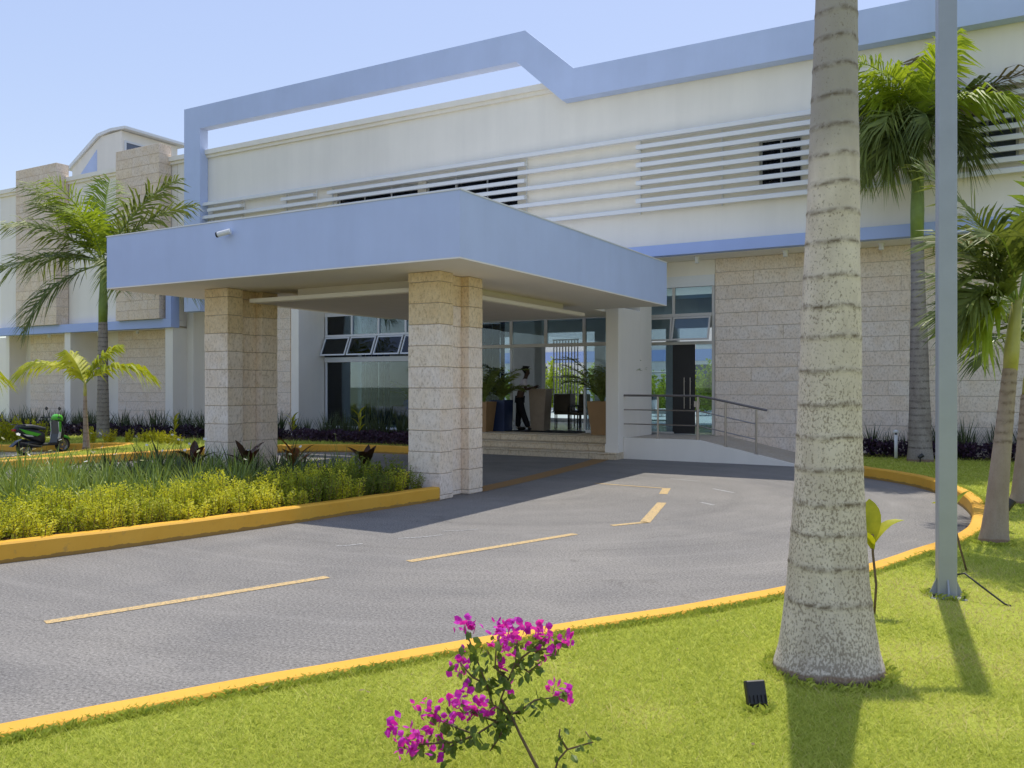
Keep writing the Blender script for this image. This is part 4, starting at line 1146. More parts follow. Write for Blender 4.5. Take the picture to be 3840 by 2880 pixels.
def leaf_mass(name, poly, n, h0, h1, lsz, m, seed, label, cat="ground cover"):
    r = np.random.default_rng(seed); P = np.array(poly); lo = P.min(0); hi = P.max(0)
    pts = lo + r.random((n*4, 2))*(hi-lo)
    ins = np.zeros(len(pts), bool); j = len(P)-1
    for i in range(len(P)):
        c = ((P[i, 1] > pts[:, 1]) != (P[j, 1] > pts[:, 1])) & (pts[:, 0] < (P[j, 0]-P[i, 0])*(pts[:, 1]-P[i, 1])/(P[j, 1]-P[i, 1]+1e-12)+P[i, 0]); ins ^= c; j = i
    pts = pts[ins][:n]; n = len(pts)
    bumpy = 0.5+0.5*np.sin(pts[:, 0]*5.1)*np.sin(pts[:, 1]*6.3+1)
    z = h0 + (h1-h0)*r.random(n)**0.6*(0.6+0.4*bumpy)
    c = np.stack([pts[:, 0], pts[:, 1], z], 1)
    a = r.random(n)*6.283; el = r.uniform(-0.2, 1.2, n)
    d = np.stack([np.cos(a)*np.cos(el), np.sin(a)*np.cos(el), np.sin(el)], 1)
    q = r.normal(size=(n, 3)); sd2 = np.cross(d, q); sd2 /= np.linalg.norm(sd2, axis=1)[:, None]+1e-9
    l = (lsz*r.uniform(0.6, 1.3, n))[:, None]
    V = np.stack([c, c+d*l*.45+sd2*l*.3, c+d*l, c+d*l*.45-sd2*l*.3], 1).reshape(-1, 3)
    me = bpy.data.meshes.new(name)
    me.vertices.add(len(V)); me.vertices.foreach_set('co', V.ravel().astype(np.float32))
    me.loops.add(len(V)); me.loops.foreach_set('vertex_index', np.arange(len(V), dtype=np.int32))
    me.polygons.add(n); me.polygons.foreach_set('loop_start', np.arange(n, dtype=np.int32)*4); me.polygons.foreach_set('loop_total', np.full(n, 4, np.int32))
    me.materials.append(m); me.update(calc_edges=True)
    o = link(name, me); o['kind'] = 'stuff'
    return tag(o, label, cat)
leaf_mass("purple_ground_cover", [(-36.4, 16.2), (-26, 16.45), (-23.5, 16.9), (-20.4, 17.6), (-18.0, 18.2), (-18, 18.9), (-20.4, 18.5), (-23.5, 17.9), (-36.4, 17.3)], 9000, 0.18, 0.54, 0.085, M['purple'], 1, "dark purple ground cover in front of the left wing plants")
leaf_mass("purple_ground_cover", [(-17.9, 18.25), (-14.6, 18.25), (-13.1, 18.25), (-13.1, 18.95), (-17.9, 18.9)], 3600, 0.18, 0.52, 0.075, M['purple'], 2, "dark purple ground cover below the lobby window")
leaf_mass("purple_ground_cover", [(-3.0, 20.5), (-1.0, 20.63), (3.2, 20.63), (3.2, 20.95), (-3.1, 20.9)], 4200, 0.18, 0.56, 0.08, M['purple'], 3, "dark purple ground cover at the foot of the stone wall")
# bright yellow shrubs round the scooter nook
yel = [shrub_mesh("yellow_shrub", 0.62, 0.34, 13, 34, 0.085, M['goldb'], 120+i) for i in range(3)]
k_ = 0
for x, y, sc_ in ((-26.6, 12.6, 1.1), (-25.9, 12.95, 1.15), (-25.2, 13.2, 1.2), (-24.6, 13.3, 1.2), (-24.0, 13.6, 1.15), (-23.4, 13.7, 1.05), (-22.9, 13.95, 0.95), (-25.6, 13.8, 1.15), (-24.7, 14.0, 1.15), (-23.8, 14.3, 1.0), (-26.4, 13.4, 1.1)):
    inst("yellow_shrub", yel[k_ % 3], "knee high bright yellow shrub behind the kerb left of the scooter", "shrub", "yellow shrubs left of the scooter", (x, y, 0.15), k_*1.3, sc_); k_ += 1
for x, y, sc_ in ((-21.4, 15.0, 0.62), (-21.05, 15.35, 0.6), (-20.6, 15.5, 0.6), (-20.2, 15.45, 0.55), (-19.75, 15.4, 0.58), (-19.35, 15.3, 0.6), (-21.9, 14.8, 0.7), (-19.0, 15.35, 0.45), (-20.8, 15.95, 0.6), (-20.0, 15.9, 0.55)):
    inst("yellow_shrub", yel[k_ % 3], "low bright yellow shrub on the lawn edge right of the scooter", "shrub", "low yellow shrubs right of the scooter", (x, y, 0.15), k_*1.3, sc_); k_ += 1
for x, y, z, lab in ((-18.0, 18.5, 0.75, "yellow leaved accent plant in the bed left of the canopy column"), (-21.6, 17.3, 0.7, "yellow leaved accent plant beside the tall left palm"), (-15.6, 18.6, 1.0, "light green accent plant under the lobby window"), (0.5, 20.55, 0.8, "small lime green accent plant at the right end of the wall bed")):
    o = thing("accent_plant", lab, "plant", (x, y, 0.165))
    b = MB(); b.tube([(0, 0, 0), (0, 0, z*0.8)], 0.012, 5); part("stem", b, M['twig'], o)
    for k in range(7):
        b = MB(); paddle(b, (0, 0, z*(0.3+0.08*k)), k*2.1, 0.36, 0.085, 0.9); part("leaf", b, M['goldb'], o)

# ------------------------------------------------------------------ saplings, bougainvillea
def sapling(label, base, stem, leaves, staked):
    o = thing("sapling", label, "sapling", base)
    b = MB(); b.tube(stem, [0.009]*len(stem), 6); part("stem", b, M['twig'], o, smooth=True)
    for (p, az, L, w, lean) in leaves:
        b = MB(); paddle(b, p, az, L, w, lean, fold=0.5); part("leaf", b, M['goldb'], o, smooth=True)
    return o
sapling("thin sapling with crinkled yellow leaves right of the big palm trunk", (-0.815, 6.455, 0.165), [(0, 0, 0), (0.012, 0.0, 0.2), (-0.01, 0, 0.42), (-0.012, 0, 0.55)],
        [((-0.012, 0, 0.46), R(170), 0.38, 0.17, 0.55), ((-0.012, 0, 0.47), R(35), 0.30, 0.13, 1.0), ((-0.012, 0, 0.5), R(110), 0.30, 0.13, 0.35), ((-0.012, 0, 0.44), R(240), 0.22, 0.10, 0.9), ((-0.012, 0, 0.48), R(205), 0.28, 0.10, 1.3)], False)
sapling("leaning sapling with two small lime leaves behind the lamp post", (-0.319, 8.32, 0.165), [(0, 0, 0), (-0.05, -0.01, 0.2), (-0.09, -0.04, 0.40), (-0.12, -0.06, 0.50)],
        [((-0.12, -0.06, 0.48), R(212), 0.20, 0.085, 1.1), ((-0.12, -0.06, 0.49), R(30), 0.26, 0.075, 0.75)], True)

BL = [(-1.945,2.987,.766,2),(-1.914,3.003,.747,1),(-1.714,2.871,.798,2),(-1.685,2.896,.805,2),(-1.725,3.081,.75,2),(-1.734,3.048,.717,2),(-1.794,2.995,.698,2),(-1.589,3.013,.8,1),(-1.647,3.062,.756,1),(-1.609,3.084,.731,1),(-1.623,3.069,.709,1),(-1.507,3.019,.772,1),(-1.515,3.089,.724,1),(-1.565,3.05,.689,1),(-1.648,3.094,.635,1),(-1.968,2.985,.619,2),(-1.97,2.971,.568,1),(-1.77,2.974,.622,1),(-1.71,2.981,.68,1),(-1.847,2.853,.551,1),(-1.845,2.79,.529,2),(-1.771,2.83,.53,1),(-2.012,2.813,.468,2),(-1.969,2.797,.457,1),(-1.961,2.819,.418,1),(-1.988,2.945,.385,1),(-1.88,2.905,.419,1),(-1.868,2.922,.444,1),(-1.777,2.885,.469,1),(-2.057,2.665,.409,2),(-2.031,2.763,.337,2),(-2.025,2.714,.333,2),(-2.01,2.826,.348,1),(-2.076,2.924,.258,1),(-1.997,2.879,.298,1),(-1.937,2.777,.3,1),(-1.626,3.154,.503,1),(-1.592,3.146,.487,1),(-1.556,3.15,.512,1),(-1.57,3.19,.458,1),(-2.107,2.841,.343,1),(-1.772,3.041,.524,1),(-1.908,2.842,.487,1),(-1.802,3.077,.715,1)]
BB = [[(-1.598,3.061,.095),(-1.635,3.04,.222),(-1.694,3.006,.354),(-1.727,2.987,.436)],[(-1.727,2.987,.436),(-1.76,2.967,.498),(-1.735,2.982,.575),(-1.71,2.996,.643),(-1.706,2.999,.72)],[(-1.727,2.987,.436),(-1.789,2.951,.474),(-1.81,2.939,.556),(-1.852,2.915,.676),(-1.881,2.898,.768)],[(-1.735,2.982,.575),(-1.781,2.955,.623),(-1.777,2.958,.7),(-1.764,2.965,.753)],[(-1.71,2.996,.643),(-1.656,3.028,.691),(-1.606,3.056,.748)],[(-1.656,3.028,.691),(-1.581,3.071,.7),(-1.535,3.097,.734)],[(-1.71,2.996,.643),(-1.664,3.023,.604),(-1.623,3.047,.647)],[(-1.727,2.987,.436),(-1.694,3.006,.45),(-1.643,3.035,.493),(-1.581,3.071,.503),(-1.531,3.1,.513)],[(-1.727,2.987,.436),(-1.777,2.958,.407),(-1.848,2.917,.354),(-1.915,2.879,.383),(-1.977,2.842,.416),(-2.015,2.821,.46)],[(-1.848,2.917,.354),(-1.915,2.879,.325),(-1.998,2.83,.32),(-2.052,2.799,.315),(-2.123,2.758,.358)],[(-1.777,2.958,.407),(-1.84,2.922,.436),(-1.881,2.898,.469),(-1.906,2.883,.484)],[(-1.81,2.939,.556),(-1.86,2.91,.585),(-1.902,2.886,.643)],[(-1.598,3.061,.095),(-1.564,3.08,.253),(-1.531,3.1,.296),(-1.443,3.15,.325),(-1.468,3.136,.368)],[(-1.531,3.1,.296),(-1.56,3.083,.349),(-1.556,3.085,.378)],[(-1.915,2.879,.325),(-1.956,2.855,.286),(-1.981,2.84,.267)],[(-1.727,2.987,.436),(-1.769,2.963,.339),(-1.798,2.946,.291)]]
O = Vector((-1.62, 3.05, 0.095))
bg_ = thing("bougainvillea", "sparse bougainvillea bush with magenta flowers in the front lawn", "bush", tuple(O))
rb = random.Random(5)
lf = MB()
def leaf_at(mb, c, L, dirn=None):
    a = rb.uniform(0, 6.28); el = rb.uniform(-1.3, 0.1)
    d = Vector((math.cos(a)*math.cos(el), math.sin(a)*math.cos(el), math.sin(el)))
    sd = d.cross(Vector((rb.uniform(-1, 1), rb.uniform(-1, 1), rb.uniform(-1, 1)))).normalized(); up = d.cross(sd)
    w = L*0.30
    mb.add([c, c+d*L*.35+sd*w, c+d*L*.35-sd*w, c+d*L*.70+sd*w*.72, c+d*L*.70-sd*w*.72, c+d*L, c+d*L*.35-up*w*.22, c+d*L*.70-up*w*.2], [(0, 1, 6), (0, 6, 2), (1, 3, 7, 6), (2, 6, 7, 4), (3, 5, 7), (4, 7, 5)])
for i, br in enumerate(BB):
    p = [Vector(q)-O for q in br]
    b = MB(); r0 = 0.0085 if i == 0 else (0.005 if i != 12 else 0.005)
    b.tube(p, [r0*(1-0.45*k/(len(p)-1)) for k in range(len(p))], 6); part("branch", b, M['twig'], bg_, smooth=True)
    if i == 0: 
        for _ in range(6):
            leaf_at(lf, p[-1]+Vector((rb.gauss(0, .03), rb.gauss(0, .03), rb.gauss(0, .03))), rb.uniform(.03, .05))
        continue
    for a, c in zip(p[:-1], p[1:]):
        nlf = int((c-a).length/0.0068)
        if i in (12, 13): nlf //= 2
        for k in range(nlf):
            q = a.lerp(c, rb.random()) + Vector((rb.gauss(0, .016), rb.gauss(0, .022), rb.gauss(0, .014)))
            leaf_at(lf, q, rb.uniform(0.026, 0.052))
part("leaves", lf, M['bleaf'], bg_, kind='stuff')
for x, y, z, s_ in BL:
    b = MB(); c0 = Vector((x, y, z))-O
    b.tube([c0-Vector((0, 0, 0.02)), c0+Vector((0.01, 0, 0.015))], 0.002, 3)
    for k in range(14 if s_ == 2 else 6):
        c = c0 + Vector((rb.gauss(0, .011*s_), rb.gauss(0, .012*s_), rb.gauss(0, .0100*s_)))
        L = rb.uniform(0.026, 0.042)
        a = rb.uniform(0, 6.28); el = rb.uniform(-0.3, 1.3)
        d = Vector((math.cos(a)*math.cos(el), math.sin(a)*math.cos(el), math.sin(el))); sd = d.cross(Vector((rb.uniform(-1, 1), rb.uniform(-1, 1), rb.uniform(-1, 1)))).normalized(); up = d.cross(sd)
        w = L*0.42
        b.add([c, c+d*L*.4+sd*w, c+d*L*.4-sd*w, c+d*L*.75+sd*w*.7, c+d*L*.75-sd*w*.7, c+d*L, c+d*L*.5-up*w*.4], [(0, 1, 6), (0, 6, 2), (1, 3, 6), (2, 6, 4), (3, 5, 6), (4, 6, 5)])
    part("flower_cluster", b, M['bract'], bg_)

# ------------------------------------------------------------------ grass blades
def inside(P, pts):
    P = np.array(P); ins = np.zeros(len(pts), bool); j = len(P)-1
    for i in range(len(P)):
        c = ((P[i, 1] > pts[:, 1]) != (P[j, 1] > pts[:, 1])) & (pts[:, 0] < (P[j, 0]-P[i, 0])*(pts[:, 1]-P[i, 1])/(P[j, 1]-P[i, 1]+1e-12)+P[i, 0]); ins ^= c; j = i
    return ins
def grass(name, poly, n, rmin, rmax, z0, h, seed, label, bare=(), amin=-0.62, amax=0.62):
    r = np.random.default_rng(seed)
    rr = rmin*(rmax/rmin)**r.random(n); th = r.uniform(amin, amax, n) + R(90+29.95)
    pts = np.stack([rr*np.cos(th), rr*np.sin(th)], 1)
    keep = inside(poly, pts)
    hue = 0.52 + 0.17*r.normal(size=n)
    for x, y, rad, amt in bare:
        d = np.hypot(pts[:, 0]-x, pts[:, 1]-y)/rad
        hue = hue + amt*np.clip(1-d, 0, 1)*r.random(n)*1.4
        keep &= ~((d < 0.8) & (r.random(n) < amt*0.55*np.clip(1-d, 0, 1)*1.6))
    straw = r.random(n) < 0.06; hue[straw] += 0.35
    pts = pts[keep]; rr = rr[keep]; hue = hue[keep]; n = len(pts)
    hh = h*r.uniform(0.45, 1.3, n)*np.clip(0.9+rr*0.02, 0.9, 1.3); w = (0.0010*rr+0.0015)*r.uniform(0.7, 1.3, n)
    tall = r.random(n) < 0.06; hh[tall] *= 1.9
    a = r.random(n)*6.283; ln = r.uniform(0.4, 2.0, n)*hh; la = r.random(n)*6.283
    base = np.stack([pts[:, 0], pts[:, 1], np.full(n, z0)], 1)
    sv_ = np.stack([np.cos(a)*w/2, np.sin(a)*w/2, np.zeros(n)], 1)
    tip = base + np.stack([np.cos(la)*ln, np.sin(la)*ln, hh], 1)
    V = np.stack([base-sv_, base+sv_, tip], 1).reshape(-1, 3)
    me = bpy.data.meshes.new(name)
    me.vertices.add(len(V)); me.vertices.foreach_set('co', V.ravel().astype(np.float32))
    me.loops.add(len(V)); me.loops.foreach_set('vertex_index', np.arange(len(V), dtype=np.int32))
    me.polygons.add(n); me.polygons.foreach_set('loop_start', np.arange(n, dtype=np.int32)*3); me.polygons.foreach_set('loop_total', np.full(n, 3, np.int32))
    me.materials.append(M['grass']); me.update(calc_edges=True)
    at = me.attributes.new("hue", 'FLOAT', 'POINT'); at.data.foreach_set('value', np.repeat(np.clip(hue, 0, 1), 3).astype(np.float32))
    o = link(name, me); o['kind'] = 'stuff'
    return tag(o, label, "grass")
grass("lawn_grass", lawn_poly, 1000000, 2.0, 22.0, 0.158, 0.027, 4, "short bright green lawn grass in the foreground and round the turning circle",
      [(x*0.975, y*0.975, r_, q_) for x, y, r_, q_ in [(-0.897, 5.161, 0.62, 0.8), (-0.426, 7.52, 0.85, 0.8), (-0.05, 7.0, 0.8, 0.8), (-0.1, 5.9, 0.5, 0.6), (-0.33, 8.5, 0.5, 0.6), (0.35, 5.6, 0.5, 0.6), (-1.66, 20.3, 0.9, 0.3), (0.1, 11.6, 1.2, 0.35), (-0.84, 6.6, 0.3, 0.5), (-1.55, 4.0, 0.25, 0.5),
       (0.45, 6.6, 0.45, 0.9), (-0.2, 4.75, 0.35, 0.8), (-0.55, 5.75, 0.35, 0.9), (-2.6, 3.9, 0.5, 0.4), (0.25, 9.5, 0.6, 0.6), (-2.3, 4.4, 0.3, 0.5), (-0.6, 3.6, 0.3, 0.5)]])
# longer unmown tufts hanging over the kerb and round trunks and posts
def tufts(name, pts, h, seed, label):
    r = random.Random(seed); mb = MB(); hu = []
    for x, y in pts:
        a = r.uniform(0, 6.28); L = h*r.uniform(0.5, 1.4); w = 0.0022+0.0008*math.hypot(x, y); d = Vector((math.cos(a), math.sin(a), 0))*L*r.uniform(0.2, 1.0); q = Vector((-math.sin(a), math.cos(a), 0))*w/2
        c = Vector((x, y, 0.16)); mb.add([c-q, c+q, c+d*.45+Vector((0, 0, L*.6))+q*.7, c+d+Vector((0, 0, L*.75))], [(0, 1, 2), (0, 2, 3)]); hu += [min(1, max(0, r.gauss(0.45, 0.16)))]*4
    o = part(name, mb, M['grass'], None, kind='stuff'); o.data.attributes.new("hue", 'FLOAT', 'POINT').data.foreach_set('value', hu)
    return tag(o, label, "grass")
r_ = random.Random(31); tp = []
L_ = line_at(near_out, 0)[2]
for i in range(26000):
    sdist = 3.0 + (L_-3.0)*r_.random()**1.3
    p, nr, _ = line_at(near_out, sdist); k_ = 0.5+0.5*math.sin(sdist*7.3)*math.sin(sdist*2.9+1)
    if r_.random() < 0.25+0.75*k_:
        q = p - nr*r_.uniform(-0.012, 0.05); tp.append((q.x, q.y))
for cx_, cy_, rad_, n_ in ((-0.875, 5.034, 0.30, 900), (-0.415, 7.265, 0.13, 260), (-0.143, 9.93, 0.16, 500), (-1.071, 4.266, 0.06, 140), (0.127, 13.33, 0.18, 400)):
    for i in range(n_):
        a = r_.uniform(0, 6.28); q = rad_*r_.uniform(0.92, 1.2); tp.append((cx_+q*math.cos(a), cy_+q*math.sin(a)))
tufts("grass_tufts", tp, 0.05, 8, "longer ragged grass along the orange kerb and round trunks and posts")
hl = [tuple(p) for p in nk] + [tuple(p) for p in fl[k0:]] + [(-13.05, 18.2), (-14.6, 18.2), (-16.6, 18.35), (-18.0, 18.1), (-20.4, 17.5), (-22.1, 16.9), (-23.5, 16.75), (-26, 16.3), (-36.5, 16.0), (-40, 10.0)]
grass("lawn_grass", hl, 130000, 17.0, 30.0, 0.145, 0.05, 5, "short green lawn grass between the far kerb and the hotel beds", (), 0.02, 0.62)

lt = MB(); r_ = random.Random(9)
for i in range(170):
    x = r_.uniform(-4.0, 1.0); y = r_.uniform(2.5, 11.0)
    if not inside(lawn_poly, np.array([[x, y]]))[0]: continue
    a = r_.uniform(0, 6.28); l = r_.uniform(0.012, 0.04); w = l*r_.uniform(0.1, 0.5); d = Vector((math.cos(a), math.sin(a), r_.uniform(-.1, .3))); q = Vector((-d.y, d.x, r_.uniform(-.3, .3))); c = Vector((x, y, 0.188))
    lt.add([c, c+d*l*.5+q*w*.5, c+d*l, c+d*l*.5-q*w*.5], [(0, 1, 2, 3)])
o = part("leaf_litter", lt, M['frond_d'], None, kind='stuff'); tag(o, "scattered dry leaf bits on the front lawn", "leaf litter")

# ------------------------------------------------------------------ lamp post and small lawn fittings
lp = thing("lamp_post", "plain grey square steel lamp post in the right lawn", "lamp post", (-0.415, 7.265, 0.16), R(14))
b = MB(); b.cbox(-0.064, 0.064, -0.064, 0.064, 0.0, 5.5, 0.006); part("pole", b, M['post'], lp)
b = MB(); b.cbox(-0.125, 0.125, -0.125, 0.125, -0.02, 0.012, 0.004); part("base_plate", b, M['post'], lp)
for k in range(4):
    b = MB(); b.prism([(0.066, 0.012), (0.12, 0.012), (0.066, 0.14)], 'y', -0.006, 0.006)
    a = k*math.pi/2; b.v = [(x*math.cos(a)-y*math.sin(a), x*math.sin(a)+y*math.cos(a), z) for x, y, z in b.v]
    part("gusset", b, M['post'], lp, fix=True)
for sx in (-1, 1):
    for sy in (-1, 1):
        b = MB(); b.tube([(sx*.10, sy*.10, 0.012), (sx*.10, sy*.10, 0.035)], 0.010, 6); part("bolt", b, M['rubber'], lp)
b = MB(); b.obox((0, 0, 5.42), (-0.55, -0.16, 5.46), 0.06, 0.05); part("arm", b, M['post'], lp, fix=True)
b = MB(); b.obox((-0.32, -0.09, 5.48), (-0.86, -0.25, 5.5), 0.24, 0.09); part("lamp_head", b, M['post'], lp, fix=True)
b = MB(); b.tube([(0, 0, 0.17), (0.06, 0.0, 0.19), (0.16, -0.03, 0.12), (0.32, -0.08, 0.012), (0.36, -0.09, 0.004)], 0.007, 6)
o = part("cable_conduit", b, M['black'], None, smooth=True); o.location = (-0.352, 7.237, 0.165); tag(o, "black cable conduit bending out of the lawn beside the lamp post", "conduit")

sp = thing("garden_spotlight", "small black square spotlight tilted in the lawn left of the big palm", "spotlight", (-1.071, 4.266, 0.165), R(40))
def tilt(mb, a, piv):
    c, s_ = math.cos(a), math.sin(a)
    mb.v = [(x, (y-piv[1])*c-(z-piv[2])*s_+piv[1], (y-piv[1])*s_+(z-piv[2])*c+piv[2]) for x, y, z in mb.v]; return mb
b = MB(); b.cbox(-0.05, 0.05, -0.018, 0.02, 0.02, 0.135, 0.006); part("housing", tilt(b, -0.35, (0, 0, 0.02)), M['black'], sp)
b = MB(); b.box(-0.042, 0.042, 0.0205, 0.0225, 0.03, 0.127); part("lens", tilt(b, -0.35, (0, 0, 0.02)), M['dglass'], sp)
for i in range(5):
    b = MB(); b.box(-0.04+i*0.02-0.002, -0.04+i*0.02+0.002, -0.026, -0.0181, 0.03, 0.065); part("fin", tilt(b, -0.35, (0, 0, 0.02)), M['black'], sp)
b = MB(); b.tube([(0, 0, -0.03), (0, 0, 0.02)], 0.012, 8); b.box(-0.055, 0.055, -0.006, 0.006, 0.008, 0.02); part("spike", b, M['black'], sp)
for (x, y, lab, h) in ((-0.02, 10.78, "black stake light standing in the lawn right of the leaning palm", 0.34), (-1.59, 19.5, "short black uplight at the foot of the dark mottled palm", 0.16)):
    o = thing("stake_light", lab, "spotlight", (x, y, 0.165), 0.5)
    b = MB(); b.tube([(0, 0, 0), (0, 0, h*0.7)], 0.012, 6); part("spike", b, M['black'], o)
    b = MB(); b.tube([(-0.03, 0, h*0.65), (0.05, 0, h)], [0.035, 0.045], 10); part("lamp_head", b, M['black'], o, fix=True)
o = thing("path_light", "slim white path light post at the edge of the wall bed", "path light", (-2.13, 20.3, 0.165))
b = MB(); b.tube([(0, 0, 0), (0, 0, 0.52)], 0.035, 10); part("post", b, M['white2'], o, smooth=True)
b = MB(); b.tube([(0, 0, 0.52), (0, 0, 0.56)], 0.022, 10); part("neck", b, M['black'], o)
b = MB(); b.tube([(0, 0, 0.56), (0, 0, 0.60), (0, 0, 0.625)], [0.06, 0.055, 0.02], 12); part("cap", b, M['white2'], o, smooth=True)

# ------------------------------------------------------------------ scooter
sc = thing("motor_scooter", "green and black motor scooter parked at the kerb by the left beds", "scooter", (-21.40, 13.15, 0.0), R(94))
sc.scale = (0.9, 0.9, 0.9)
def lathe_y(mb, cx, cz, prof, n=20, mi=0):
    # profile of (radius, y) turned round the y axis at (cx, cz)
    base = len(mb.v); k = len(prof)
    for i in range(n):
        t = 2*math.pi*i/n
        for rad, y in prof: mb.v.append((cx+rad*math.cos(t), y, cz+rad*math.sin(t)))
    for i in range(n):
        for j in range(k):
            a = base+i*k+j; b_ = base+i*k+(j+1) % k; c_ = base+((i+1) % n)*k+(j+1) % k; d_ = base+((i+1) % n)*k+j
            mb.f.append((a, b_, c_, d_)); mb.m.append(mi)
for wx, nm in ((0.60, 'wheel'), (-0.58, 'wheel')):
    b = MB(); lathe_y(b, wx, 0.225, [(0.05, -0.03), (0.05, 0.03), (0.10, 0.025), (0.10, -0.025)], 14)
    for q in range(5):
        a = q*2*math.pi/5; b.obox((wx+0.04*math.cos(a), 0, 0.225+0.04*math.sin(a)), (wx+0.16*math.cos(a), 0, 0.225+0.16*math.sin(a)), 0.03, 0.02, (0, 1, 0))
    lathe_y(b, wx, 0.225, [(0.145, -0.035), (0.145, 0.035), (0.165, 0.04), (0.165, -0.04)], 20)
    w = part("wheel", b, M['steel_d'], sc, fix=True)
    b = MB(); lathe_y(b, wx, 0.225, [(0.16, -0.045), (0.195, -0.055), (0.222, -0.03), (0.225, 0), (0.222, 0.03), (0.195, 0.055), (0.16, 0.045)], 24); part("tyre", b, M['rubber'], w, smooth=True, fix=True)
def loft(name, secs, m, parent=sc, sub=1):
    # secs: list of (x, z, halfwidth, halfheight) ellipses-ish along x
    mb = MB(); n = 12
    for x, z, hw, hh in secs:
        for k in range(n):
            t = 2*math.pi*k/n; c, s_ = math.cos(t), math.sin(t)
            e = 0.65
            mb.v.append((x, hw*math.copysign(abs(c)**e, c), z+hh*math.copysign(abs(s_)**e, s_)))
    for i in range(len(secs)-1):
        for k in range(n):
            k2 = (k+1) % n; mb.f.append((i*n+k, i*n+k2, (i+1)*n+k2, (i+1)*n+k)); mb.m.append(0)
    mb.f.append(tuple(range(n))); mb.m.append(0); mb.f.append(tuple((len(secs)-1)*n+k for k in range(n))); mb.m.append(0)
    return part(name, mb, m, parent, smooth=True, fix=True)
loft("rear_body", [(-0.86, 0.74, 0.05, 0.03), (-0.78, 0.70, 0.10, 0.09), (-0.55, 0.62, 0.15, 0.15), (-0.25, 0.54, 0.16, 0.19), (-0.05, 0.45, 0.15, 0.17)], M['sblack'])
for sg in (-1, 1):
    b = MB(); b.prism([(-0.84, 0.76), (-0.60, 0.69), (-0.18, 0.58), (-0.30, 0.52), (-0.62, 0.60)], 'y', sg*0.150, sg*0.172); part("side_panel", b, M['sgreen'], sc, fix=True)
    b = MB(); b.prism([(-0.72, 0.60), (-0.45, 0.55), (-0.40, 0.51), (-0.60, 0.53)], 'y', sg*0.150, sg*0.170); part("side_trim", b, M['swhite'], sc, fix=True)
loft("seat", [(-0.80, 0.80, 0.08, 0.03), (-0.66, 0.81, 0.13, 0.05), (-0.40, 0.80, 0.145, 0.055), (-0.15, 0.745, 0.14, 0.055), (0.02, 0.715, 0.09, 0.04)], M['sseat'])
b = MB(); b.cbox(-0.12, 0.36, -0.15, 0.15, 0.235, 0.31, 0.02); part("floorboard", b, M['sblack'], sc)
loft("engine_cover", [(-0.70, 0.30, 0.09, 0.07), (-0.45, 0.31, 0.13, 0.10), (-0.15, 0.29, 0.12, 0.08)], M['sblack'])
b = MB(); b.tube([(-0.15, -0.15, 0.22), (-0.45, -0.18, 0.25), (-0.80, -0.18, 0.34)], [0.025, 0.05, 0.055], 10); part("exhaust", b, M['rubber'], sc, smooth=True)
b = MB(); b.prism([(-0.62, 0.46), (-0.80, 0.40), (-0.98, 0.26), (-0.94, 0.25), (-0.78, 0.36), (-0.62, 0.42)], 'y', -0.07, 0.07); part("rear_fender", b, M['sblack'], sc, fix=True)
b = MB(); b.tube([(-0.62, 0.13, 0.84), (-0.88, 0.12, 0.86), (-0.90, 0, 0.865), (-0.88, -0.12, 0.86), (-0.62, -0.13, 0.84)], 0.012, 6); part("grab_rail", b, M['sblack'], sc, smooth=True)
b = MB(); b.prism([(0.30, 0.27), (0.44, 0.27), (0.50, 0.60), (0.46, 0.93), (0.37, 0.93), (0.36, 0.55)], 'y', -0.16, 0.16); part("leg_shield", b, M['sblack'], sc, fix=True)
for sg in (-1, 1):
    b = MB(); b.prism([(0.33, 0.42), (0.40, 0.42), (0.44, 0.66), (0.41, 0.90), (0.34, 0.90), (0.37, 0.62)], 'y', sg*0.162, sg*0.185); part("shield_wing", b, M['swhite'], sc, fix=True)
    b = MB(); b.prism([(0.36, 0.62), (0.42, 0.60), (0.42, 0.90), (0.35, 0.92)], 'y', sg*0.186, sg*0.195); part("shield_stripe", b, M['sgreen'], sc, fix=True)
loft("front_cowl", [(0.45, 0.62, 0.14, 0.26), (0.56, 0.60, 0.11, 0.22), (0.63, 0.56, 0.05, 0.12)], M['sblack'])
loft("front_fender", [(0.36, 0.40, 0.03, 0.02), (0.48, 0.46, 0.07, 0.04), (0.62, 0.475, 0.08, 0.04), (0.78, 0.42, 0.06, 0.035), (0.84, 0.37, 0.03, 0.02)], M['sgreen'])
for sg in (-1, 1):
    b = MB(); b.obox((0.60, sg*0.075, 0.225), (0.50, sg*0.075, 0.62), 0.03, 0.03, (0, 1, 0)); part("fork", b, M['steel'], sc)
loft("handlebar_cowl", [(0.30, 1.00, 0.09, 0.05), (0.40, 1.03, 0.16, 0.09), (0.50, 1.00, 0.14, 0.10), (0.57, 0.96, 0.07, 0.06)], M['sgreen'])
b = MB(); b.tube([(0.585, 0, 0.95), (0.56, 0, 0.955)], [0.045, 0.06], 12); part("headlight", b, M['swhite'], sc)
b = MB(); b.tube([(0.26, -0.33, 1.02), (0.36, -0.12, 1.02), (0.36, 0.12, 1.02), (0.26, 0.33, 1.02)], 0.013, 8); part("handlebar", b, M['sblack'], sc, smooth=True)
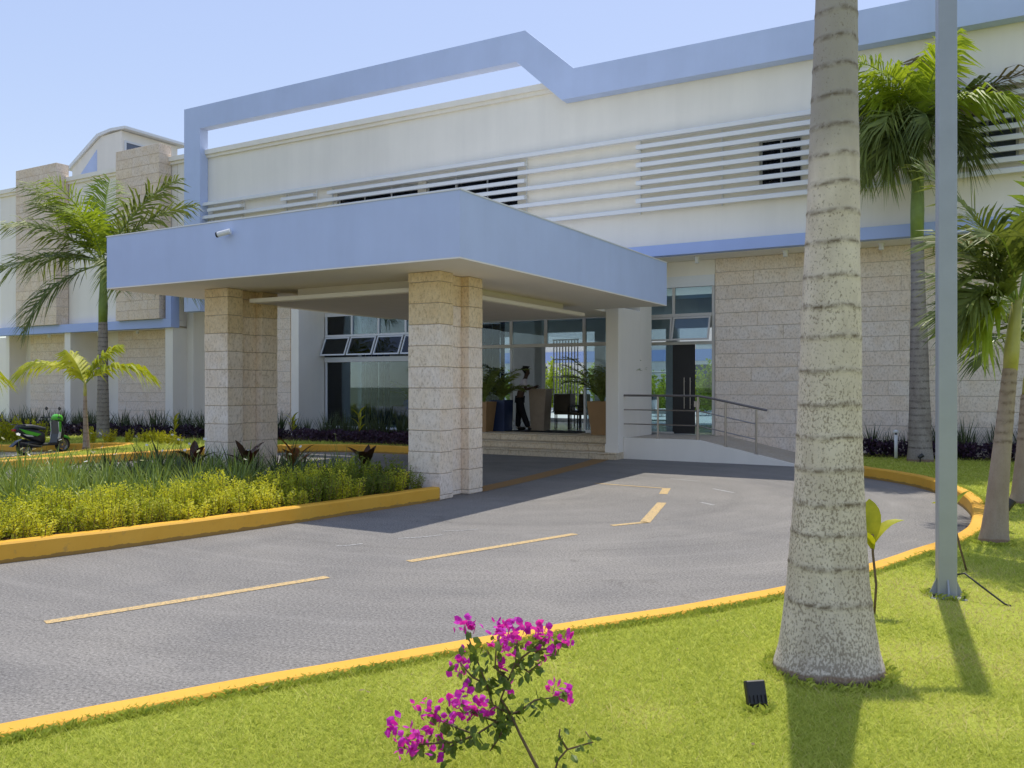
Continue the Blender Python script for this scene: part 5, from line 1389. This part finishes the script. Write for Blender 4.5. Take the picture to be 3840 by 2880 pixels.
for sg in (-1, 1):
    b = MB(); b.tube([(0.26, sg*0.33, 1.02), (0.22, sg*0.42, 1.02)], 0.018, 8); part("grip", b, M['rubber'], sc)
    b = MB(); b.tube([(0.33, sg*0.20, 1.03), (0.30, sg*0.26, 1.24)], 0.007, 6); mr = part("mirror_stem", b, M['black'], sc)
    b = MB(); lathe_y(b, 0.0, 0.0, [(0.001, -0.012), (0.04, -0.012), (0.052, 0), (0.04, 0.012), (0.001, 0.012)], 14); b.v = [(y+0.30, x*1.25+sg*0.28, z+1.28) for x, y, z in b.v]; part("mirror", b, M['black'], sc, smooth=True, fix=True)
b = MB(); b.tube([(-0.20, 0.10, 0.25), (-0.26, 0.24, 0.01)], 0.010, 6); part("kickstand", b, M['steel'], sc)
b = MB(); b.box(-0.905, -0.86, -0.06, 0.06, 0.68, 0.74); part("tail_light", b, m_plain("red_lens", (0.4, 0.02, 0.02), 0.3), sc)

# ------------------------------------------------------------------ porch and lobby things
def planter(label, loc, h, w0, w1, m, fr, leaf, ht, spread, seed, rz=0.0):
    o = thing("tall_planter", label, "planter", loc, rz)
    b = MB(); t = 0.03
    b.add([(-w0, -w0, 0), (w0, -w0, 0), (w0, w0, 0), (-w0, w0, 0), (-w1, -w1, h), (w1, -w1, h), (w1, w1, h), (-w1, w1, h), (-w1+t, -w1+t, h), (w1-t, -w1+t, h), (w1-t, w1-t, h), (-w1+t, w1-t, h), (-w1+t, -w1+t, h-.08), (w1-t, -w1+t, h-.08), (w1-t, w1-t, h-.08), (-w1+t, w1-t, h-.08)],
          [(3,2,1,0), (0,1,5,4), (1,2,6,5), (2,3,7,6), (3,0,4,7), (4,5,9,8), (5,6,10,9), (6,7,11,10), (7,4,8,11), (8,9,13,12), (9,10,14,13), (10,11,15,14), (11,8,12,15)])
    part("pot", b, m, o, fix=True)
    b = MB(); b.box(-w1+t+.001, w1-t-.001, -w1+t+.001, w1-t-.001, h-.2, h-.07); part("soil", b, M['soil'], o)
    p = thing("potted_palm", fr[0], "potted plant", (loc[0], loc[1], loc[2]+h-0.08), rz)
    r = random.Random(seed)
    for k in range(6): 
        b = MB(); a = r.uniform(0, 6.3); b.tube([(0.04*math.cos(a), 0.04*math.sin(a), 0), (0.09*math.cos(a), 0.09*math.sin(a), 0.4)], 0.012, 5); part("cane", b, M['shaft'], p)
    for k in range(fr[1]):
        me = frond_mesh("frond", ht*r.uniform(0.8, 1.1), R(r.uniform(52, 82)), r.uniform(1.0, 1.7)*spread, 26, 0.40, 0.2, seed*10+k, M[leaf], wid=0.03)
        link("frond", me, p, (0, 0, 0.05), (0, 0, k*2*math.pi/fr[1]+r.uniform(-.3, .3)))
planter("tall tapered brown planter left of the doorway, half hidden by the column", (-12.55, 20.2, 0.482), 0.82, 0.19, 0.27, M['pot'], ("arching potted palm in the left brown planter", 10), 'frond', 1.5, 0.8, 3)
planter("tall tapered brown planter right of the doorway", (-9.10, 20.42, 0.482), 0.86, 0.20, 0.29, M['pot'], ("bushy potted palm in the right brown planter", 14), 'frond', 1.5, 0.85, 4)
planter("dark blue square planter just left of the doorway", (-12.28, 20.72, 0.482), 0.86, 0.22, 0.24, M['navy'], ("small potted palm in the dark blue planter", 7), 'frond', 1.0, 1.1, 5)
planter("brown planter inside the lobby behind the left window", (-17.35, 23.6, 0.478), 0.5, 0.2, 0.24, M['pot'], ("indoor palm seen through the lobby window", 9), 'frond_l', 1.7, 1.25, 6)

pod = thing("reception_podium", "light wooden reception podium in the open doorway", "podium", (-11.42, 21.42, 0.478))
b = MB(); b.prism([(-0.20, 0.0), (0.20, 0.0), (0.27, 1.14), (-0.27, 1.14)], 'y', -0.2, 0.2); part("body", b, M['wood'], pod, fix=True)
b = MB(); b.box(-0.31, 0.31, -0.24, 0.24, 1.142, 1.18); part("top", b, M['wood'], pod)
mat_ = MB(); mat_.box(-12.1, -9.9, 20.55, 21.6, 0.483, 0.492); tag(part("door_mat", mat_, M['rubber'], None), "dark floor mat across the open doorway", "mat")

def chair(label, loc, rz, group=None):
    o = thing("lobby_chair", label, "chair", loc, rz, group)
    b = MB(); b.cbox(-0.24, 0.24, -0.24, 0.24, 0.42, 0.50, 0.02); part("seat", b, M['chair'], o)
    b = MB(); b.cbox(-0.24, 0.24, 0.19, 0.25, 0.50, 1.02, 0.02); part("backrest", b, M['chair'], o)
    for sx in (-1, 1):
        for sy in (-1, 1):
            b = MB(); b.obox((sx*.21, sy*.21, 0), (sx*.21, sy*.21, 0.42), 0.03, 0.03, (0, 1, 0)); part("leg", b, M['chrome'], o)
        b = MB(); b.obox((sx*.23, -0.2, 0.66), (sx*.23, 0.2, 0.66), 0.03, 0.025); b.obox((sx*.23, -0.2, 0.5), (sx*.23, -0.2, 0.66), 0.025, 0.025, (0, 1, 0)); part("armrest", b, M['chrome'], o)
    return o
chair("dark lobby armchair nearest the podium", (-11.35, 22.7, 0.478), R(200))
chair("dark lobby armchair with its back to the doorway glass", (-10.75, 22.5, 0.478), R(-25))
chair("dark lobby armchair deeper inside the lobby", (-11.5, 24.0, 0.478), R(90))
sf = thing("sofa", "dark lobby sofa behind the left window", "sofa", (-16.55, 23.0, 0.478), R(8))
b = MB(); b.cbox(-0.95, 0.95, -0.38, 0.38, 0.12, 0.44, 0.03); part("seat", b, M['curtain'], sf)
b = MB(); b.cbox(-0.95, 0.95, 0.30, 0.45, 0.44, 0.85, 0.03); part("backrest", b, M['curtain'], sf)
for sx in (-1, 1):
    b = MB(); b.cbox(sx*0.95-0.08, sx*0.95+0.08, -0.38, 0.45, 0.12, 0.62, 0.03); part("arm", b, M['curtain'], sf)
    for sy in (-0.3, 0.35):
        b = MB(); b.box(sx*0.9-0.03, sx*0.9+0.03, sy-0.03, sy+0.03, 0, 0.12); part("leg", b, M['chrome'], sf)
for i, x in enumerate((-0.7, -0.25, 0.15, 0.6)):
    me = bpy.data.meshes.new("cushion"); bm = bmesh.new(); bmesh.ops.create_uvsphere(bm, u_segments=12, v_segments=8, radius=1.0); bm.to_mesh(me); bm.free(); me.materials.append(M['cush'])
    o = link("cushion", me, None, (-16.55+x*math.cos(R(8)), 23.15+x*math.sin(R(8)), 1.10), (R(20), 0, 0.3*i), (0.20, 0.09, 0.19)); tag(o, "blue cushion leaning on the lobby sofa back", "cushion", "blue cushions on the lobby sofa")
o = thing("coffee_table", "low rust coloured table inside the lobby window", "table", (-15.6, 22.3, 0.478))
b = MB(); b.cbox(-0.5, 0.5, -0.3, 0.3, 0.36, 0.42, 0.01); part("table_top", b, M['pot'], o)
for sx in (-1, 1):
    for sy in (-1, 1):
        b = MB(); b.box(sx*.45-.025, sx*.45+.025, sy*.25-.025, sy*.25+.025, 0, 0.36); part("leg", b, M['chrome'], o)

# ------------------------------------------------------------------ courtyard seen through the lobby
sheet("courtyard_paving", [(-40, 27.2), (0, 27.2), (0, 60), (-40, 60)], 0.44, m_plain("courtyard_tile", (0.42, 0.50, 0.52), 0.4, 0.4, var=0.08))
an = thing("courtyard_building", "white building with blue bands seen through the lobby glass", "building", (-17, 44, 0.44))
b = MB(); wall_holes(b, -14, 12, 0, 6.0, 0, 0.3, [(-8, -6, 0.1, 2.4), (-3, -1, 0.8, 2.4), (2, 4, 0.8, 2.4), (6, 8, 0.1, 2.4)]); part("wall", b, M['white'], an)
b = MB(); b.box(-14, 12, -0.08, -0.001, 2.6, 3.2); part("blue_band", b, M['blue2'], an)
b = MB(); b.box(-14.2, 12.2, -0.3, 0.29, 6.001, 6.5); part("parapet", b, M['blue'], an)
for i, x in enumerate((-7, -2, 3, 7)):
    b = MB(); b.box(x-1, x+1, 0.12, 0.14, 0.1 if i in (0, 3) else 0.8, 2.4); part("window", b, M['gglass'], an)
gsh = shrub_mesh("courtyard_shrub", 2.2, 0.75, 22, 60, 0.20, M['frond_l'], 300)
for i, (x, y, s_) in enumerate(((-14.2, 36, 1.0), (-12.9, 35, 0.8), (-16.6, 37.5, 1.1), (-17.6, 36.5, 0.9), (-19.4, 38, 1.1), (-11.6, 37, 1.0), (-20.6, 36, 0.9), (-15.4, 34.5, 0.6))):
    inst("courtyard_shrub", gsh, "leafy green courtyard shrub seen through the lobby glass", "shrub", "courtyard shrubs behind the lobby", (x, y, 0.44), i*1.1, s_)
gc = thing("golf_cart", "white golf cart standing in the courtyard behind the lobby", "golf cart", (-11.4, 31.0, 0.44), R(10))
b = MB(); b.prism([(-1.1, 0.25), (1.15, 0.25), (1.2, 0.55), (0.85, 0.85), (0.55, 0.85), (0.5, 0.42), (-0.2, 0.42), (-0.25, 0.75), (-1.1, 0.8)], 'y', -0.58, 0.58); part("body", b, M['white2'], gc, fix=True)
b = MB(); b.cbox(-1.0, 0.7, -0.6, 0.6, 1.75, 1.82, 0.02); part("roof", b, M['white2'], gc)
for sx in (-0.95, 0.62):
    for sy in (-0.54, 0.54):
        b = MB(); b.obox((sx, sy, 0.75), (sx-(0.05 if sx > 0 else 0), sy, 1.76), 0.04, 0.04, (0, 1, 0)); part("roof_post", b, M['white2'], gc)
        b = MB(); lathe_y(b, sx*0.85, 0.23, [(0.05, sy-0.08), (0.22, sy-0.08), (0.23, sy), (0.22, sy+0.08), (0.05, sy+0.08)], 16); part("wheel", b, M['rubber'], gc, fix=True)
b = MB(); b.cbox(-0.75, -0.2, -0.5, 0.5, 0.76, 0.9, 0.03); part("seat", b, M['sseat'], gc)

# ------------------------------------------------------------------ the receptionist
pe = thing("person", "person in white shirt and black trousers leaning on the podium", "person", (-11.98, 21.22, 0.495), R(25))
def skin_body(name, joints, edges, m, parent, sub=2):
    me = bpy.data.meshes.new(name)
    me.from_pydata([j[0] for j in joints], edges, [])
    o = link(name, me, parent)
    bpy.context.view_layer.objects.active = o
    md = o.modifiers.new("skin", 'SKIN')
    for i, j in enumerate(joints):
        sv2 = o.data.skin_vertices[0].data[i]; r2 = j[1]
        sv2.radius = (r2, r2) if not hasattr(r2, '__len__') else r2
        sv2.use_root = (i == 0)
    md.use_smooth_shade = True
    s2 = o.modifiers.new("subdiv", 'SUBSURF'); s2.levels = sub; s2.render_levels = sub
    dg = bpy.context.evaluated_depsgraph_get()
    me2 = bpy.data.meshes.new_from_object(o.evaluated_get(dg)); o.modifiers.clear(); o.data = me2
    me2.materials.clear(); me2.materials.append(m)
    for p_ in me2.polygons: p_.use_smooth = True
    return o
# x forward (towards the podium), y to the person's left; leaning forward from the hips, elbows on the podium
J = [((0.0, 0, 0.95), 0.12), ((0.05, 0, 1.12), 0.115), ((0.12, 0, 1.30), 0.13), ((0.16, 0, 1.43), 0.075), ((0.18, 0, 1.50), 0.05), ((0.21, 0, 1.58), 0.072), ((0.215, 0, 1.67), 0.088), ((0.20, 0, 1.74), 0.06),
     ((0.13, 0.17, 1.38), 0.06), ((0.18, 0.23, 1.14), 0.045), ((0.40, 0.14, 1.18), 0.034), ((0.47, 0.10, 1.20), 0.028),
     ((0.13, -0.17, 1.38), 0.06), ((0.20, -0.22, 1.14), 0.045), ((0.42, -0.12, 1.20), 0.034), ((0.49, -0.06, 1.24), 0.028),
     ((0.0, 0.10, 0.88), 0.095), ((-0.03, 0.11, 0.48), 0.06), ((-0.06, 0.11, 0.09), 0.04), ((0.08, 0.12, 0.035), 0.033),
     ((0.0, -0.10, 0.88), 0.095), ((0.10, -0.11, 0.48), 0.06), ((0.26, -0.11, 0.09), 0.04), ((0.40, -0.12, 0.035), 0.033),
     ((0.295, 0, 1.615), 0.016)]
Eg = [(0, 1), (1, 2), (2, 3), (3, 4), (4, 5), (5, 6), (6, 7), (2, 8), (8, 9), (9, 10), (10, 11), (2, 12), (12, 13), (13, 14), (14, 15), (0, 16), (16, 17), (17, 18), (18, 19), (0, 20), (20, 21), (21, 22), (22, 23), (5, 24)]
for base_i, sg in ((11, 1), (15, -1)):
    bx, by, bz = J[base_i][0]
    for q in range(4):
        k0_ = len(J); yy = by - sg*0.0 + (q-1.5)*0.016
        J += [((bx+0.045, yy, bz-0.002), 0.0085), ((bx+0.085-0.006*abs(q-1.5), yy, bz-0.022), 0.007)]
        Eg += [(base_i, k0_), (k0_, k0_+1)]
    k0_ = len(J); J += [((bx+0.02, by-sg*0.035, bz+0.012), 0.009), ((bx+0.05, by-sg*0.045, bz+0.008), 0.0075)]; Eg += [(base_i, k0_), (k0_, k0_+1)]
body = skin_body("body", J, Eg, M['skin'], pe)
skin_body("shirt", [((0.0, 0, 0.97), (0.135, 0.12)), ((0.05, 0, 1.12), 0.128), ((0.12, 0, 1.30), 0.145), ((0.155, 0, 1.42), 0.085), ((0.13, 0.17, 1.38), 0.074), ((0.165, 0.215, 1.20), 0.064), ((0.13, -0.17, 1.38), 0.074), ((0.18, -0.205, 1.20), 0.064)],
          [(0, 1), (1, 2), (2, 3), (2, 4), (4, 5), (2, 6), (6, 7)], M['shirt'], pe)
skin_body("trousers", [((0.0, 0, 0.96), 0.14), ((0.0, 0.10, 0.86), 0.118), ((-0.03, 0.11, 0.48), 0.092), ((-0.06, 0.11, 0.07), 0.085), ((0.0, -0.10, 0.86), 0.118), ((0.10, -0.11, 0.48), 0.092), ((0.26, -0.11, 0.07), 0.085)],
          [(0, 1), (1, 2), (2, 3), (0, 4), (4, 5), (5, 6)], M['trouser'], pe)
skin_body("hair", [((0.185, 0, 1.70), 0.098), ((0.19, 0, 1.765), 0.075), ((0.13, 0, 1.66), 0.07)], [(0, 1), (0, 2)], M['hair'], pe)
for sy in (-0.088, 0.088):
    b = MB(); b.tube([(0.20, sy*0.98, 1.63), (0.195, sy*1.12, 1.655), (0.20, sy*0.98, 1.685)], 0.012, 6); part("ear", b, M['skin'], pe, smooth=True)
for sy in (-0.032, 0.032):
    b = MB(); b.tube([(0.288, sy, 1.648), (0.297, sy, 1.648)], 0.011, 8); part("eye", b, M['swhite'], pe)
b = MB(); b.tube([(0.277, -0.025, 1.572), (0.286, 0, 1.57), (0.277, 0.025, 1.572)], 0.006, 6); part("mouth", b, m_plain("lips", (0.12, 0.045, 0.04), 0.5), pe)
for x, y in ((0.0, 0.115), (0.32, -0.115)):
    b = MB(); b.cbox(x-0.08, x+0.16, y-0.05, y+0.05, -0.0, 0.075, 0.03); part("shoe", b, M['rubber'], pe)
